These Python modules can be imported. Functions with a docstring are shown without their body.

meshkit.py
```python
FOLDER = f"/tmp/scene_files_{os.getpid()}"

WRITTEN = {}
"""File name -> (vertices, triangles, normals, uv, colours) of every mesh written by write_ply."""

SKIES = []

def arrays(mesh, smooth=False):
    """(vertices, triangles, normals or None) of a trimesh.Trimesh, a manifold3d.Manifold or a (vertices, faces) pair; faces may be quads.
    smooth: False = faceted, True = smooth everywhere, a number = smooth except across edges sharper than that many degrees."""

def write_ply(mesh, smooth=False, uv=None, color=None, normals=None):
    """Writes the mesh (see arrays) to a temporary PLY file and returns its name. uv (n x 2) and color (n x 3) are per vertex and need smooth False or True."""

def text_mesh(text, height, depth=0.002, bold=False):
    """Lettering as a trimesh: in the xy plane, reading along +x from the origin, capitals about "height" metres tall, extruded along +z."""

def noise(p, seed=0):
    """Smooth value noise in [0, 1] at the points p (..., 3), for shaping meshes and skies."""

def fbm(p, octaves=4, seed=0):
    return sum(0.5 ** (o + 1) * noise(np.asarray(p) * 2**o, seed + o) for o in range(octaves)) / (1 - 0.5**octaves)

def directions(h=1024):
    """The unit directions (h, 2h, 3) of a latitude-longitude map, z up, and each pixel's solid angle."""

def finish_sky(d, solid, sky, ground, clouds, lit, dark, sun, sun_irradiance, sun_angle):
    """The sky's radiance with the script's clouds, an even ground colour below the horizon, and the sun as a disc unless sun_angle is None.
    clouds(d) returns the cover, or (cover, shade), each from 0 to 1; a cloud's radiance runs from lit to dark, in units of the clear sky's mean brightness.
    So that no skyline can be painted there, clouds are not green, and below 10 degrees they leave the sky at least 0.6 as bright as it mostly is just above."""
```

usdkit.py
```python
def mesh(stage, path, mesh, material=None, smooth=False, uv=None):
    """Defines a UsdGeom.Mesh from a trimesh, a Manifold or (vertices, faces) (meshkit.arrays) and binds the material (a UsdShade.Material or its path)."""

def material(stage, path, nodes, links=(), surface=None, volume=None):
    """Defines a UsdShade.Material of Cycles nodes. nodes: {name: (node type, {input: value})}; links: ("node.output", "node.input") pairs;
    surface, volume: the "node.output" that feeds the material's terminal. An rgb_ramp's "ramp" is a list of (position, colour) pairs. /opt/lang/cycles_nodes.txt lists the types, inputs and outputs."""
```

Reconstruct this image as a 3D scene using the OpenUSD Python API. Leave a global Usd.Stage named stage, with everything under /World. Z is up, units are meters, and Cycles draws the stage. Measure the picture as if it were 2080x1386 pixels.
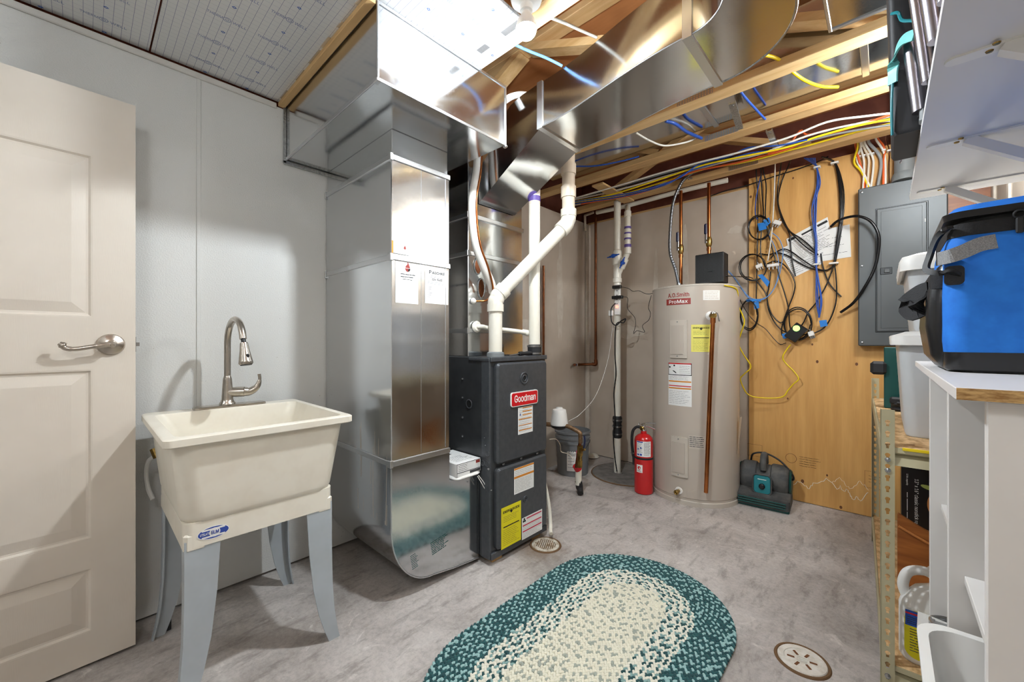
import math, random
import numpy as np, trimesh, manifold3d as m3
import shapely.geometry as sg, shapely.affinity as sa
from shapely.ops import unary_union
import usdkit, meshkit
from pxr import Usd, UsdGeom, UsdLux, Gf, Sdf

stage = Usd.Stage.CreateInMemory()
UsdGeom.SetStageUpAxis(stage, UsdGeom.Tokens.z)
UsdGeom.SetStageMetersPerUnit(stage, 1.0)
UsdGeom.Xform.Define(stage, '/World')
rng = random.Random(7)
nrng = np.random.default_rng(7)

# ------------------------------------------------------------------ camera, lights, exposure
YAW = math.radians(43.0)
CAM = np.array([2.23, 0.0, 1.15])
FPX = 813.0                                       # focal length in pixels of a 2080-wide picture
FWD = np.array([-math.sin(YAW), math.cos(YAW), 0.0])
RGT = np.array([math.cos(YAW), math.sin(YAW), 0.0])
UPV = np.array([0.0, 0.0, 1.0])
cam = UsdGeom.Camera.Define(stage, '/World/camera')
mat4 = Gf.Matrix4d(*[float(x) for row in (list(RGT) + [0], list(UPV) + [0], list(-FWD) + [0], list(CAM) + [1]) for x in row])
cam.AddTransformOp().Set(mat4)
cam.CreateHorizontalApertureAttr(36.0)
cam.CreateVerticalApertureAttr(36.0 * 1386 / 2080)
cam.CreateFocalLengthAttr(36.0 * FPX / 2080)
cam.CreateClippingRangeAttr(Gf.Vec2f(0.02, 100))
EXPOSURE = 3.05
cam.CreateExposureAttr(EXPOSURE)
BULB = np.array([1.31, 1.06, 2.262])              # the bare bulb on the truss

def P(px, py, x=None, y=None, z=None):
    """The point of the plane x, y or z = const that the photograph shows at this pixel."""
    d = FWD + (px - 1040) / FPX * RGT - (py - 693) / FPX * UPV
    if x is not None: t = (x - CAM[0]) / d[0]
    elif y is not None: t = (y - CAM[1]) / d[1]
    else: t = (z - CAM[2]) / d[2]
    return CAM + t * d

# ------------------------------------------------------------------ naming and prims
used, LOC = {}, {}
def numbered(parent, name):
    k = (parent, name)
    n = used.get(k, 0); used[k] = n + 1
    return f'{parent}/{name}' if n == 0 else f'{parent}/{name}_{n:03d}'
def meta(prim, label=None, cat=None, group=None, kind=None):
    for k, v in (('label', label), ('category', cat), ('group', group), ('kind', kind)):
        if v: prim.SetCustomDataByKey(k, v)
def thing(name, label, cat, loc=(0, 0, 0), group=None, kind=None, rotz=0.0):
    p = numbered('/World', name)
    x = UsdGeom.Xform.Define(stage, p)
    x.AddTranslateOp().Set(Gf.Vec3d(*map(float, loc)))
    if rotz: x.AddRotateZOp().Set(float(rotz))
    LOC[p] = np.array(loc, float) if not rotz else None
    meta(x.GetPrim(), label, cat, group, kind)
    return p
def part(parent, name, mesh, mat, smooth=30, label=None, kind=None):
    p = numbered(parent, name)
    root = '/'.join(parent.split('/')[:3])
    off = LOC.get(root)
    v, f, n = meshkit.arrays(mesh, smooth)
    if off is not None: v = v - off
    _mesh(p, v, f, n, mat)
    meta(stage.GetPrimAtPath(p), label, None, None, kind)
    return p
def _mesh(p, v, f, n, mat):
    usdkit.mesh(stage, p, trimesh.Trimesh(v, f, process=False), M(mat))
    if n is not None:
        from pxr import Vt
        g = UsdGeom.Mesh(stage.GetPrimAtPath(p))
        g.CreateNormalsAttr(Vt.Vec3fArray.FromNumpy(n.astype(np.float32))); g.SetNormalsInterpolation('vertex')
def single(name, label, cat, mesh, mat, smooth=30, group=None, kind=None):
    p = numbered('/World', name)
    v, f, n = meshkit.arrays(mesh, smooth)
    c = np.array([(v[:, 0].min() + v[:, 0].max()) / 2, (v[:, 1].min() + v[:, 1].max()) / 2, v[:, 2].min()])
    _mesh(p, v - c, f, n, mat)
    UsdGeom.Xformable(stage.GetPrimAtPath(p)).AddTranslateOp().Set(Gf.Vec3d(*map(float, c)))
    meta(stage.GetPrimAtPath(p), label, cat, group, kind)
    return p
def struct(name, mesh=None, mat=None, label=None, smooth=30):
    p = numbered('/World', name)
    if mesh is None:
        UsdGeom.Xform.Define(stage, p); LOC[p] = np.zeros(3)
    else:
        v, f, n = meshkit.arrays(mesh, smooth); _mesh(p, v, f, n, mat)
    meta(stage.GetPrimAtPath(p), label, None, None, 'structure')
    return p

# ------------------------------------------------------------------ shapes
cat = lambda ms: trimesh.util.concatenate([m if isinstance(m, trimesh.Trimesh) else tm(m) for m in ms])
def tm(m):
    v, f, _ = meshkit.arrays(m); return trimesh.Trimesh(v, f, process=False)
def box(x0, x1, y0, y1, z0, z1):
    b = trimesh.creation.box(extents=(abs(x1 - x0), abs(y1 - y0), abs(z1 - z0)))
    b.apply_translation(((x0 + x1) / 2, (y0 + y1) / 2, (z0 + z1) / 2)); return b
def cbox(x0, x1, y0, y1, z0, z1, c=.004):
    """Box with chamfered edges."""
    lo = np.array([min(x0, x1), min(y0, y1), min(z0, z1)]); hi = np.array([max(x0, x1), max(y0, y1), max(z0, z1)])
    c = min(c, *(0.49 * (hi - lo)))
    pts = []
    for sx in (0, 1):
        for sy in (0, 1):
            for sz in (0, 1):
                s = np.array([sx, sy, sz]); q = np.where(s, hi, lo); d = np.where(s, -c, c)
                for k in range(3):
                    e = d.copy(); e[k] = 0; pts.append(q + e)
    return trimesh.convex.convex_hull(np.array(pts))
def frame(t):
    t = np.asarray(t, float); t = t / np.linalg.norm(t)
    a = np.cross(t, [0, 0, 1.0] if abs(t[2]) < .9 else [1.0, 0, 0]); a /= np.linalg.norm(a)
    return t, a, np.cross(t, a)
def cyl(p0, p1, r, n=20, r1=None):
    return lathe([(0, 0), (r, 0), (r if r1 is None else r1, 1), (0, 1)], n, p0, p1)
def lathe(prof, n=32, p0=(0, 0, 0), p1=(0, 0, 1)):
    """prof: (radius, t) with t from 0 at p0 to 1 at p1."""
    p0, p1 = np.asarray(p0, float), np.asarray(p1, float)
    t, a, b = frame(p1 - p0)
    if abs(t[2]) > .99: a, b = np.array([1.0, 0, 0]), np.array([0, 1.0, 0]) * (1 if t[2] > 0 else -1)
    ang = np.arange(n) * 2 * np.pi / n
    V, F = [], []
    for r, s in prof:
        c = p0 + (p1 - p0) * s
        V.append(c + max(r, 1e-5) * (np.cos(ang)[:, None] * a + np.sin(ang)[:, None] * b))
    V = np.vstack(V)
    for i in range(len(prof) - 1):
        for j in range(n):
            k = (j + 1) % n
            q = (i * n + j, i * n + k, (i + 1) * n + k, (i + 1) * n + j)
            F += [(q[0], q[1], q[2]), (q[0], q[2], q[3])]
    return trimesh.Trimesh(V, F, process=False)
def zlathe(prof, x, y, n=40):
    """prof: (radius, z)."""
    z0 = prof[0][1]
    return lathe([(r, z - z0) for r, z in prof], n, (x, y, z0), (x, y, z0 + 1))
def spline(pts, per=8):
    p = np.asarray(pts, float)
    if len(p) < 3: return p
    q = np.vstack([2 * p[0] - p[1], p, 2 * p[-1] - p[-2]])
    out = []
    for i in range(len(p) - 1):
        a, b, c, d = q[i:i + 4]
        for s in np.arange(per) / per:
            out.append(.5 * (2 * b + (c - a) * s + (2 * a - 5 * b + 4 * c - d) * s * s + (3 * b - a - 3 * c + d) * s ** 3))
    return np.array(out + [p[-1]])
def tube(pts, r, n=8, smooth=True, per=8, closed=False):
    p = spline(pts, per) if smooth else np.asarray(pts, float)
    keep = [0] + [i for i in range(1, len(p)) if np.linalg.norm(p[i] - p[i - 1]) > 1e-6]
    p = p[keep]
    T = np.gradient(p, axis=0); T /= np.linalg.norm(T, axis=1, keepdims=True)
    _, a, _ = frame(T[0]); ang = np.arange(n) * 2 * np.pi / n
    rr = np.broadcast_to(r, (len(p),)); V = []
    for i in range(len(p)):
        a = a - T[i] * (a @ T[i]); a /= np.linalg.norm(a); b = np.cross(T[i], a)
        V.append(p[i] + rr[i] * (np.cos(ang)[:, None] * a + np.sin(ang)[:, None] * b))
    V = np.vstack(V + [p[:1], p[-1:]]); F = []; m = len(p)
    for i in range(m - 1):
        for j in range(n):
            k = (j + 1) % n
            F += [(i * n + j, i * n + k, (i + 1) * n + k), (i * n + j, (i + 1) * n + k, (i + 1) * n + j)]
    for j in range(n):
        k = (j + 1) % n
        F += [(m * n, k, j), (m * n + 1, (m - 1) * n + j, (m - 1) * n + k)]
    return trimesh.Trimesh(V, F, process=False)
def ring(c, axis, R, r, n=32, k=8):
    t, a, b = frame(axis)
    ang = np.linspace(0, 2 * np.pi, n + 1)
    return tube([np.asarray(c) + R * (math.cos(s) * a + math.sin(s) * b) for s in ang], r, k, smooth=False)
def rrect(w, h, r, n=6):
    """Rounded rectangle polygon centred at 0."""
    r = min(r, .499 * w, .499 * h)
    return sg.box(-w / 2 + r, -h / 2 + r, w / 2 - r, h / 2 - r).buffer(r, quad_segs=n)
def extrude(poly, o, u, v, d, bevel=0):
    """Polygon in the plane (o; u, v) pushed out by d along u x v."""
    u, v = np.asarray(u, float), np.asarray(v, float); w = np.cross(u, v); o = np.asarray(o, float)
    ms = []
    for g in getattr(poly, 'geoms', [poly]):
        if g.is_empty: continue
        if bevel:
            ins = g.buffer(-bevel)
            lay = [(g, 0, abs(d) - bevel), (ins, abs(d) - bevel, bevel)] if len(g.interiors) else None
            if lay is None:
                a, b = np.array(g.exterior.coords)[:-1], np.array(ins.exterior.coords)[:-1]
                pts = np.vstack([np.c_[a, np.zeros(len(a))], np.c_[a, np.full(len(a), abs(d) - bevel)], np.c_[b, np.full(len(b), abs(d))]])
                m = trimesh.convex.convex_hull(pts)
            else:
                m = trimesh.util.concatenate([_ex(q, h, z) for q, z, h in lay])
        else:
            m = _ex(g, abs(d), 0)
        ms.append(m)
    m = trimesh.util.concatenate(ms)
    x = m.vertices
    s = 1 if d > 0 else -1
    vv = o + x[:, :1] * u + x[:, 1:2] * v + s * x[:, 2:3] * w
    f = m.faces if s > 0 else m.faces[:, ::-1]
    return trimesh.Trimesh(vv, f, process=False)
def _ex(g, h, z):
    m = trimesh.creation.extrude_polygon(g, h, engine='earcut'); m.apply_translation((0, 0, z)); return m
def prism(pts, axis, lo, hi):
    """2-D outline (the two other axes in order) swept along an axis from lo to hi."""
    ax = 'xyz'.index(axis)
    u, v = np.eye(3)[[(1, 2), (0, 2), (0, 1)][ax][0]], np.eye(3)[[(1, 2), (0, 2), (0, 1)][ax][1]]
    w = np.cross(u, v); s = w[ax]
    o = np.zeros(3); o[ax] = lo if s > 0 else hi
    return extrude(pts if hasattr(pts, 'area') else sg.Polygon(pts), o, u, v, hi - lo)
def man(m):
    v, f, _ = meshkit.arrays(m)
    t = trimesh.Trimesh(v, f, process=True)
    return m3.Manifold(m3.Mesh(np.asarray(t.vertices, np.float32), np.asarray(t.faces, np.uint32)))
def diff(a, b): return tm(man(a) - man(b))
def sheet(fn, nu, nv, th):
    """Solid of thickness th over fn(u, v) -> (point, normal), u and v from 0 to 1."""
    U, W = np.meshgrid(np.linspace(0, 1, nu + 1), np.linspace(0, 1, nv + 1), indexing='ij')
    A, B = [], []
    for a, b in zip(U.ravel(), W.ravel()):
        p, n = fn(a, b); A.append(p); B.append(np.asarray(p) + th * np.asarray(n))
    V = np.array(A + B); N = (nu + 1) * (nv + 1); F = []
    idx = lambda i, j: i * (nv + 1) + j
    for i in range(nu):
        for j in range(nv):
            q = (idx(i, j), idx(i + 1, j), idx(i + 1, j + 1), idx(i, j + 1))
            F += [(q[0] + N, q[1] + N, q[2] + N), (q[0] + N, q[2] + N, q[3] + N), (q[0], q[2], q[1]), (q[0], q[3], q[2])]
    edge = [idx(i, 0) for i in range(nu + 1)] + [idx(nu, j) for j in range(1, nv + 1)] + [idx(i, nv) for i in range(nu - 1, -1, -1)] + [idx(0, j) for j in range(nv - 1, 0, -1)]
    for a, b in zip(edge, edge[1:] + edge[:1]):
        F += [(a, b, b + N), (a, b + N, a + N)]
    m = trimesh.Trimesh(V, F, process=False)
    if m.volume < 0: m.invert()
    return m
def loft(rings):
    """Rings of equal point count joined, ends capped by fans."""
    n = len(rings[0]); V = np.vstack(list(map(np.asarray, rings)) + [np.mean(rings[0], 0)[None], np.mean(rings[-1], 0)[None]]); F = []
    for i in range(len(rings) - 1):
        for j in range(n):
            k = (j + 1) % n
            F += [(i * n + j, i * n + k, (i + 1) * n + k), (i * n + j, (i + 1) * n + k, (i + 1) * n + j)]
    c0, c1 = len(rings) * n, len(rings) * n + 1; L = (len(rings) - 1) * n
    for j in range(n):
        k = (j + 1) % n; F += [(c0, k, j), (c1, L + j, L + k)]
    m = trimesh.Trimesh(V, F, process=False)
    if m.volume < 0: m.invert()
    return m
def rr3(x0, x1, y0, y1, z, r, n=6):
    c = np.array(rrect(x1 - x0, y1 - y0, r, n).exterior.coords)[:-1]
    return np.c_[c[:, 0] + (x0 + x1) / 2, c[:, 1] + (y0 + y1) / 2, np.full(len(c), z)]
def warp(m, fn):
    return trimesh.Trimesh(np.array([fn(*p) for p in m.vertices]), m.faces, process=False)
TXT = {}
def text2(s, h, bold=False, depth=.0006):
    k = (s, h, bold)
    if k not in TXT: TXT[k] = meshkit.text_mesh(s, h, depth, bold)
    return TXT[k].copy()
class Plane:
    """A flat or cylindrical place for print: (u right, v up, n out) in metres -> world."""
    def __init__(s, o=None, r=None, u=None, cyl=None):
        s.cyl = cyl
        if cyl is None:
            s.o, s.r, s.u = (np.asarray(q, float) for q in (o, r, u)); s.n = np.cross(s.r, s.u)
        else: s.c, s.R, s.t0, s.z0 = cyl
    def __call__(s, u, v, n=0.0):
        if s.cyl is None: return s.o + u * s.r + v * s.u + n * s.n
        t = s.t0 + u / s.R
        return np.array([s.c[0] + (s.R + n) * math.cos(t), s.c[1] + (s.R + n) * math.sin(t), s.z0 + v])
    def rect(s, u0, u1, v0, v1, n0=0.0, n1=.0008):
        k = max(1, int(abs(u1 - u0) / .012)) if s.cyl else 1
        q = [(a, b, c) for a in np.linspace(u0, u1, k + 1) for b in (v0, v1) for c in (n0, n1)]
        V = np.array([s(*p) for p in q]); F = []
        for i in range(k):
            a = i * 4; b = a + 4
            for w, x in ((0, 1), (1, 3), (3, 2), (2, 0)): F += [(a + w, a + x, b + x), (a + w, b + x, b + w)]
        F += [(0, 2, 3), (0, 3, 1), (4 * k, 4 * k + 3, 4 * k + 2), (4 * k, 4 * k + 1, 4 * k + 3)]
        m = trimesh.Trimesh(V, F, process=False)
        if m.volume < 0: m.invert()
        return m
    def text(s, t, u, v, h, bold=False, n=.0009, width=None, center=False):
        m = text2(t, h, bold)
        if width: m.vertices[:, 0] *= width / m.bounds[1][0]
        if center: m.vertices[:, 0] -= m.bounds[1][0] / 2
        return warp(m, lambda x, y, z: s(u + x, v + y, n + z))
    def poly(s, g, u, v, n=0.0, d=.0006):
        m = cat([_ex(q, d, 0) for q in getattr(g, 'geoms', [g])])
        return warp(m, lambda x, y, z: s(u + x, v + y, n + z))
def label_part(parent, name, pl, w, h, mat, prints=(), lab=None, th=.0008):
    """A printed label as a part, its print as sub-parts. prints: (name, material, [meshes])."""
    p = part(parent, name, pl.rect(0, w, 0, h, 0, th), mat, False, lab)
    for nm, mt, ms in prints:
        part(p, nm, cat(ms), mt, False)
    return p
def lines(pl, u0, u1, v0, v1, n, t=.0012, seed=0, jag=.25, off=.0009):
    """Rows of print too small to read: n broken bars."""
    r = random.Random(seed); out = []
    for i in range(n):
        v = v1 - (i + .5) * (v1 - v0) / n; u = u0
        end = u1 - r.random() * jag * (u1 - u0)
        while u < end:
            l = min(r.uniform(.08, .3) * (u1 - u0), end - u)
            out.append(pl.rect(u, u + l, v - t / 2, v + t / 2, off, off + .0003)); u += l + .03 * (u1 - u0)
    return out

# ------------------------------------------------------------------ materials
def S(r, g=None, b=None):
    c = np.array((r, g, b) if g is not None else r, float) / 255
    return tuple(np.where(c <= .04045, c / 12.92, ((c + .055) / 1.055) ** 2.4))
SPEC, MADE = {}, {}
def M(name):
    if name not in MADE:
        MADE[name] = SPEC[name](f'/World/Looks/{name}')
    return MADE[name]
def pm(name, c, rough=.5, metal=0.0, c2=None, scale=10, ramp=(.35, .65), stretch=None, detail=4, bump=0.0, bscale=80, bdist=.002, bstretch=None, **kw):
    """Principled material; colour runs between c and c2 with noise in world space."""
    def make(path):
        n = {'p': ('principled_bsdf', {'base_color': S(c), 'roughness': rough, 'metallic': metal, **kw})}; l = []
        if c2 is not None or bump: n['g'] = ('geometry', {})
        if c2 is not None:
            n['m'] = ('mapping', {'scale': stretch or (1, 1, 1)}); n['n'] = ('noise_texture', {'scale': scale, 'detail': detail, 'roughness': .6})
            n['r'] = ('rgb_ramp', {'ramp': [(ramp[0], S(c)), (ramp[1], S(c2))]})
            l += [('g.position', 'm.vector'), ('m.vector', 'n.vector'), ('n.fac', 'r.fac'), ('r.color', 'p.base_color')]
        if bump:
            n['bm'] = ('mapping', {'scale': bstretch or (1, 1, 1)}); n['bn'] = ('noise_texture', {'scale': bscale, 'detail': 3})
            n['b'] = ('bump', {'strength': bump, 'distance': bdist})
            l += [('g.position', 'bm.vector'), ('bm.vector', 'bn.vector'), ('bn.fac', 'b.height'), ('b.normal', 'p.normal')]
        return usdkit.material(stage, path, n, l, surface='p.BSDF')
    SPEC[name] = make
def raw(name, nodes, links, surface='p.BSDF'):
    SPEC[name] = lambda path: usdkit.material(stage, path, nodes, links, surface=surface)
def emit(name, c, strength):
    raw(name, {'e': ('emission', {'color': c, 'strength': strength})}, [], 'e.emission')

# concrete: mottled grey, fine pitting, pale scuffs, rust round the furnace drain
raw('concrete', {
    'g': ('geometry', {}),
    'm1': ('mapping', {'scale': (1, 1, 1)}), 'n1': ('noise_texture', {'scale': 2.2, 'detail': 8, 'roughness': .68, 'distortion': .6}),
    'r1': ('rgb_ramp', {'ramp': [(.28, S(148, 141, 135)), (.5, S(184, 177, 172)), (.72, S(208, 202, 197))]}),
    'n2': ('noise_texture', {'scale': 60, 'detail': 6, 'roughness': .75}),
    'r2': ('rgb_ramp', {'ramp': [(.3, (.72, .72, .72)), (.55, (1, 1, 1)), (.75, (1.06, 1.06, 1.06))]}),
    'mx': ('mix', {'mix_type': 'multiply', 'fac': .85}),
    'n3': ('noise_texture', {'scale': 9, 'detail': 8, 'roughness': .7, 'distortion': 1.2}),
    'r3': ('rgb_ramp', {'ramp': [(.60, (0, 0, 0)), (.68, (.55, .55, .55))]}),
    'mp': ('mix', {'color2': S(222, 216, 210)}),
    'dv': ('vector_math', {'math_type': 'distance', 'vector2': (.80, 1.74, 0)}),
    'nd': ('math', {'math_type': 'multiply', 'value2': .22}), 'ad': ('math', {'math_type': 'add'}),
    'rr': ('rgb_ramp', {'ramp': [(.14, (.75, .75, .75)), (.30, (0, 0, 0))]}),
    'mr': ('mix', {'color2': S(112, 88, 62)}),
    'ws': ('mapping', {'scale': (3.5, 1.1, 1), 'rotation': (0, 0, .5)}), 'nw': ('noise_texture', {'scale': 5, 'detail': 8, 'roughness': .7}),
    'rw': ('rgb_ramp', {'ramp': [(.52, (0, 0, 0)), (.64, (.5, .5, .5))]}), 'mw': ('mix', {'color2': S(120, 112, 106)}),
    'b': ('bump', {'strength': .35, 'distance': .002}),
    'p': ('principled_bsdf', {'roughness': .72, 'specular_ior_level': .35})},
    [('g.position', 'm1.vector'), ('m1.vector', 'n1.vector'), ('n1.fac', 'r1.fac'), ('g.position', 'n2.vector'), ('n2.fac', 'r2.fac'),
     ('r1.color', 'mx.color1'), ('r2.color', 'mx.color2'), ('g.position', 'n3.vector'), ('n3.fac', 'r3.fac'), ('r3.color', 'mp.fac'), ('mx.color', 'mp.color1'),
     ('g.position', 'ws.vector'), ('ws.vector', 'nw.vector'), ('nw.fac', 'rw.fac'), ('rw.color', 'mw.fac'), ('mp.color', 'mw.color1'),
     ('g.position', 'dv.vector1'), ('n3.fac', 'nd.value1'), ('dv.value', 'ad.value1'), ('nd.value', 'ad.value2'), ('ad.value', 'rr.fac'), ('rr.color', 'mr.fac'), ('mw.color', 'mr.color1'),
     ('mr.color', 'p.base_color'), ('n2.fac', 'b.height'), ('b.normal', 'p.normal')])
# white textured wall panel with dirt specks
raw('wall_white', {
    'g': ('geometry', {}), 'v': ('voronoi_texture', {'scale': 26, 'randomness': 1}),
    'r': ('rgb_ramp', {'ramp': [(.035, (1, 1, 1)), (.06, (0, 0, 0))]}), 'n0': ('noise_texture', {'scale': 5, 'detail': 2}),
    'r0': ('rgb_ramp', {'ramp': [(.52, (0, 0, 0)), (.62, (.75, .75, .75))]}), 'mm': ('mix', {'mix_type': 'multiply', 'fac': 1.0}),
    'mx': ('mix', {'color1': S(216, 216, 213), 'color2': S(120, 108, 95)}),
    'n': ('noise_texture', {'scale': 170, 'detail': 2}), 'b': ('bump', {'strength': .55, 'distance': .0022}),
    'p': ('principled_bsdf', {'roughness': .45})},
    [('g.position', 'v.vector'), ('v.distance', 'r.fac'), ('g.position', 'n0.vector'), ('n0.fac', 'r0.fac'), ('r.color', 'mm.color1'), ('r0.color', 'mm.color2'), ('mm.color', 'mx.fac'),
     ('mx.color', 'p.base_color'), ('g.position', 'n.vector'), ('n.fac', 'b.height'), ('b.normal', 'p.normal')])
pm('wall_paint', (205, 202, 196), .6, c2=(213, 210, 205), scale=3, bump=.3, bscale=150)
pm('drywall', (190, 176, 160), .8, c2=(202, 189, 174), scale=3, detail=6, bump=.1, bscale=60)
pm('mud', (212, 203, 190), .8, c2=(200, 188, 173), scale=12)
pm('plywood', (198, 146, 78), .5, c2=(222, 173, 104), scale=3.2, stretch=(5, 5, .45), detail=8, ramp=(.3, .7), bump=.08, bscale=30, bstretch=(6, 6, .5))
pm('efflorescence', (236, 226, 205), .9)
pm('knot', (112, 70, 40), .6)
pm('stamp_ink', (132, 95, 52), .7)
pm('subfloor', (168, 104, 56), .65, c2=(206, 142, 88), scale=2.2, stretch=(.8, 3.5, 1), detail=10, ramp=(.3, .72))
pm('rim_board', (96, 50, 38), .8, c2=(120, 68, 50), scale=6)
pm('lumber', (212, 170, 112), .6, c2=(236, 203, 150), scale=3.0, stretch=(.7, 9, 9), detail=8, ramp=(.32, .68), bump=.12, bscale=22, bstretch=(.8, 9, 9))
pm('lumber_old', (190, 150, 98), .65, c2=(216, 180, 126), scale=3.0, stretch=(.7, 9, 9), detail=8, ramp=(.32, .68))
pm('osb', (178, 140, 92), .7, c2=(224, 188, 140), scale=34, stretch=(1, .5, 1), detail=3, ramp=(.4, .6))
pm('particle', (148, 108, 60), .8, c2=(205, 168, 112), scale=130, stretch=(.45, .45, 1.3), detail=3, ramp=(.38, .62))
# printed foil-faced foam board: one-inch grid
raw('foam_foil', {
    'g': ('geometry', {}), 's': ('separate_xyz', {}),
    'ay': ('math', {'math_type': 'divide', 'value2': .0254}), 'fy': ('math', {'math_type': 'fraction'}), 'ly': ('math', {'math_type': 'less_than', 'value2': .055}),
    'ax': ('math', {'math_type': 'divide', 'value2': .0254}), 'fx': ('math', {'math_type': 'fraction'}), 'lx': ('math', {'math_type': 'less_than', 'value2': .06}),
    'lx2': ('math', {'math_type': 'multiply', 'value2': .28}), 'ly2': ('math', {'math_type': 'multiply', 'value2': .75}), 'mxm': ('math', {'math_type': 'maximum'}),
    'mx': ('mix', {'color1': S(226, 226, 226), 'color2': S(100, 112, 150)}),
    'n': ('noise_texture', {'scale': 30, 'detail': 3}), 'b': ('bump', {'strength': .12, 'distance': .001}),
    'p': ('principled_bsdf', {'roughness': .32, 'metallic': .4})},
    [('g.position', 's.vector'), ('s.y', 'ay.value1'), ('ay.value', 'fy.value1'), ('fy.value', 'ly.value1'), ('s.x', 'ax.value1'), ('ax.value', 'fx.value1'), ('fx.value', 'lx.value1'),
     ('lx.value', 'lx2.value1'), ('ly.value', 'ly2.value1'), ('lx2.value', 'mxm.value1'), ('ly2.value', 'mxm.value2'), ('mxm.value', 'mx.fac'), ('mx.color', 'p.base_color'),
     ('g.position', 'n.vector'), ('n.fac', 'b.height'), ('b.normal', 'p.normal')])
pm('ink_blue', (52, 92, 170), .5)
pm('ink_grey_blue', (128, 140, 172), .5)
pm('foam_core', (222, 218, 205), .8)
pm('foil_tape', (225, 226, 228), .22, .9, bump=.4, bscale=60)
# galvanised sheet: spangle in roughness and tone, slight oil-canning
def galv(name, base, r0, r1, wob=.05, spang=70):
    raw(name, {
        'g': ('geometry', {}), 'v': ('voronoi_texture', {'scale': spang}), 'w': ('rgb_to_bw', {}),
        'mr': ('map_range', {'from_min': 0, 'from_max': 1, 'to_min': r0, 'to_max': r1}),
        'mc': ('rgb_ramp', {'ramp': [(0.2, tuple(q * .95 for q in S(base))), (.8, S(base))]}),
        'n': ('noise_texture', {'scale': 3.0, 'detail': 2}), 'b': ('bump', {'strength': wob, 'distance': .05}),
        'ns': ('noise_texture', {'scale': 240, 'detail': 2}), 'b2': ('bump', {'strength': .012, 'distance': .0008}),
        'p': ('principled_bsdf', {'metallic': 1.0, 'roughness': .25})},
        [('g.position', 'v.vector'), ('v.color', 'w.color'), ('w.val', 'mr.value'), ('mr.result', 'p.roughness'), ('w.val', 'mc.fac'), ('mc.color', 'p.base_color'),
         ('g.position', 'n.vector'), ('n.fac', 'b.height'), ('g.position', 'ns.vector'), ('ns.fac', 'b2.height'), ('b.normal', 'b2.normal'), ('b2.normal', 'p.normal')])
galv('galv', (214, 216, 218), .11, .15, .05, 150)
galv('galv_dull', (184, 188, 190), .26, .32, .05, 150)
galv('galv_mirror', (200, 202, 204), .10, .15, .05, 150)
pm('cleat', (208, 210, 212), .28, 1.0, bump=.2, bscale=120)
pm('steel_dark', (70, 72, 74), .45, .8)
pm('furnace_grey', (70, 73, 77), .36, .25, c2=(78, 81, 85), scale=40, bump=.05, bscale=300)
pm('furnace_side', (62, 64, 67), .30, .45, c2=(76, 78, 80), scale=7, detail=6)
pm('black', (22, 22, 24), .45)
pm('router_black', (13, 13, 14), .5)
pm('black_soft', (34, 34, 37), .6)
pm('black_gloss', (16, 17, 20), .22)
pm('rubber', (30, 30, 32), .6)
pm('hole', (6, 6, 7), .9)
pm('red', (204, 26, 36), .3)
pm('red_paint', (196, 22, 26), .25, coat_weight=.5)
pm('red_dull', (150, 52, 46), .5)
pm('white', (236, 234, 230), .45)
pm('paper', (232, 232, 230), .7)
pm('paper_tan', (206, 190, 168), .8)
pm('silver_print', (205, 196, 186), .5)
pm('ink', (60, 62, 66), .7)
pm('ink_light', (150, 150, 152), .7)
pm('ink_black', (22, 22, 24), .6)
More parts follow.
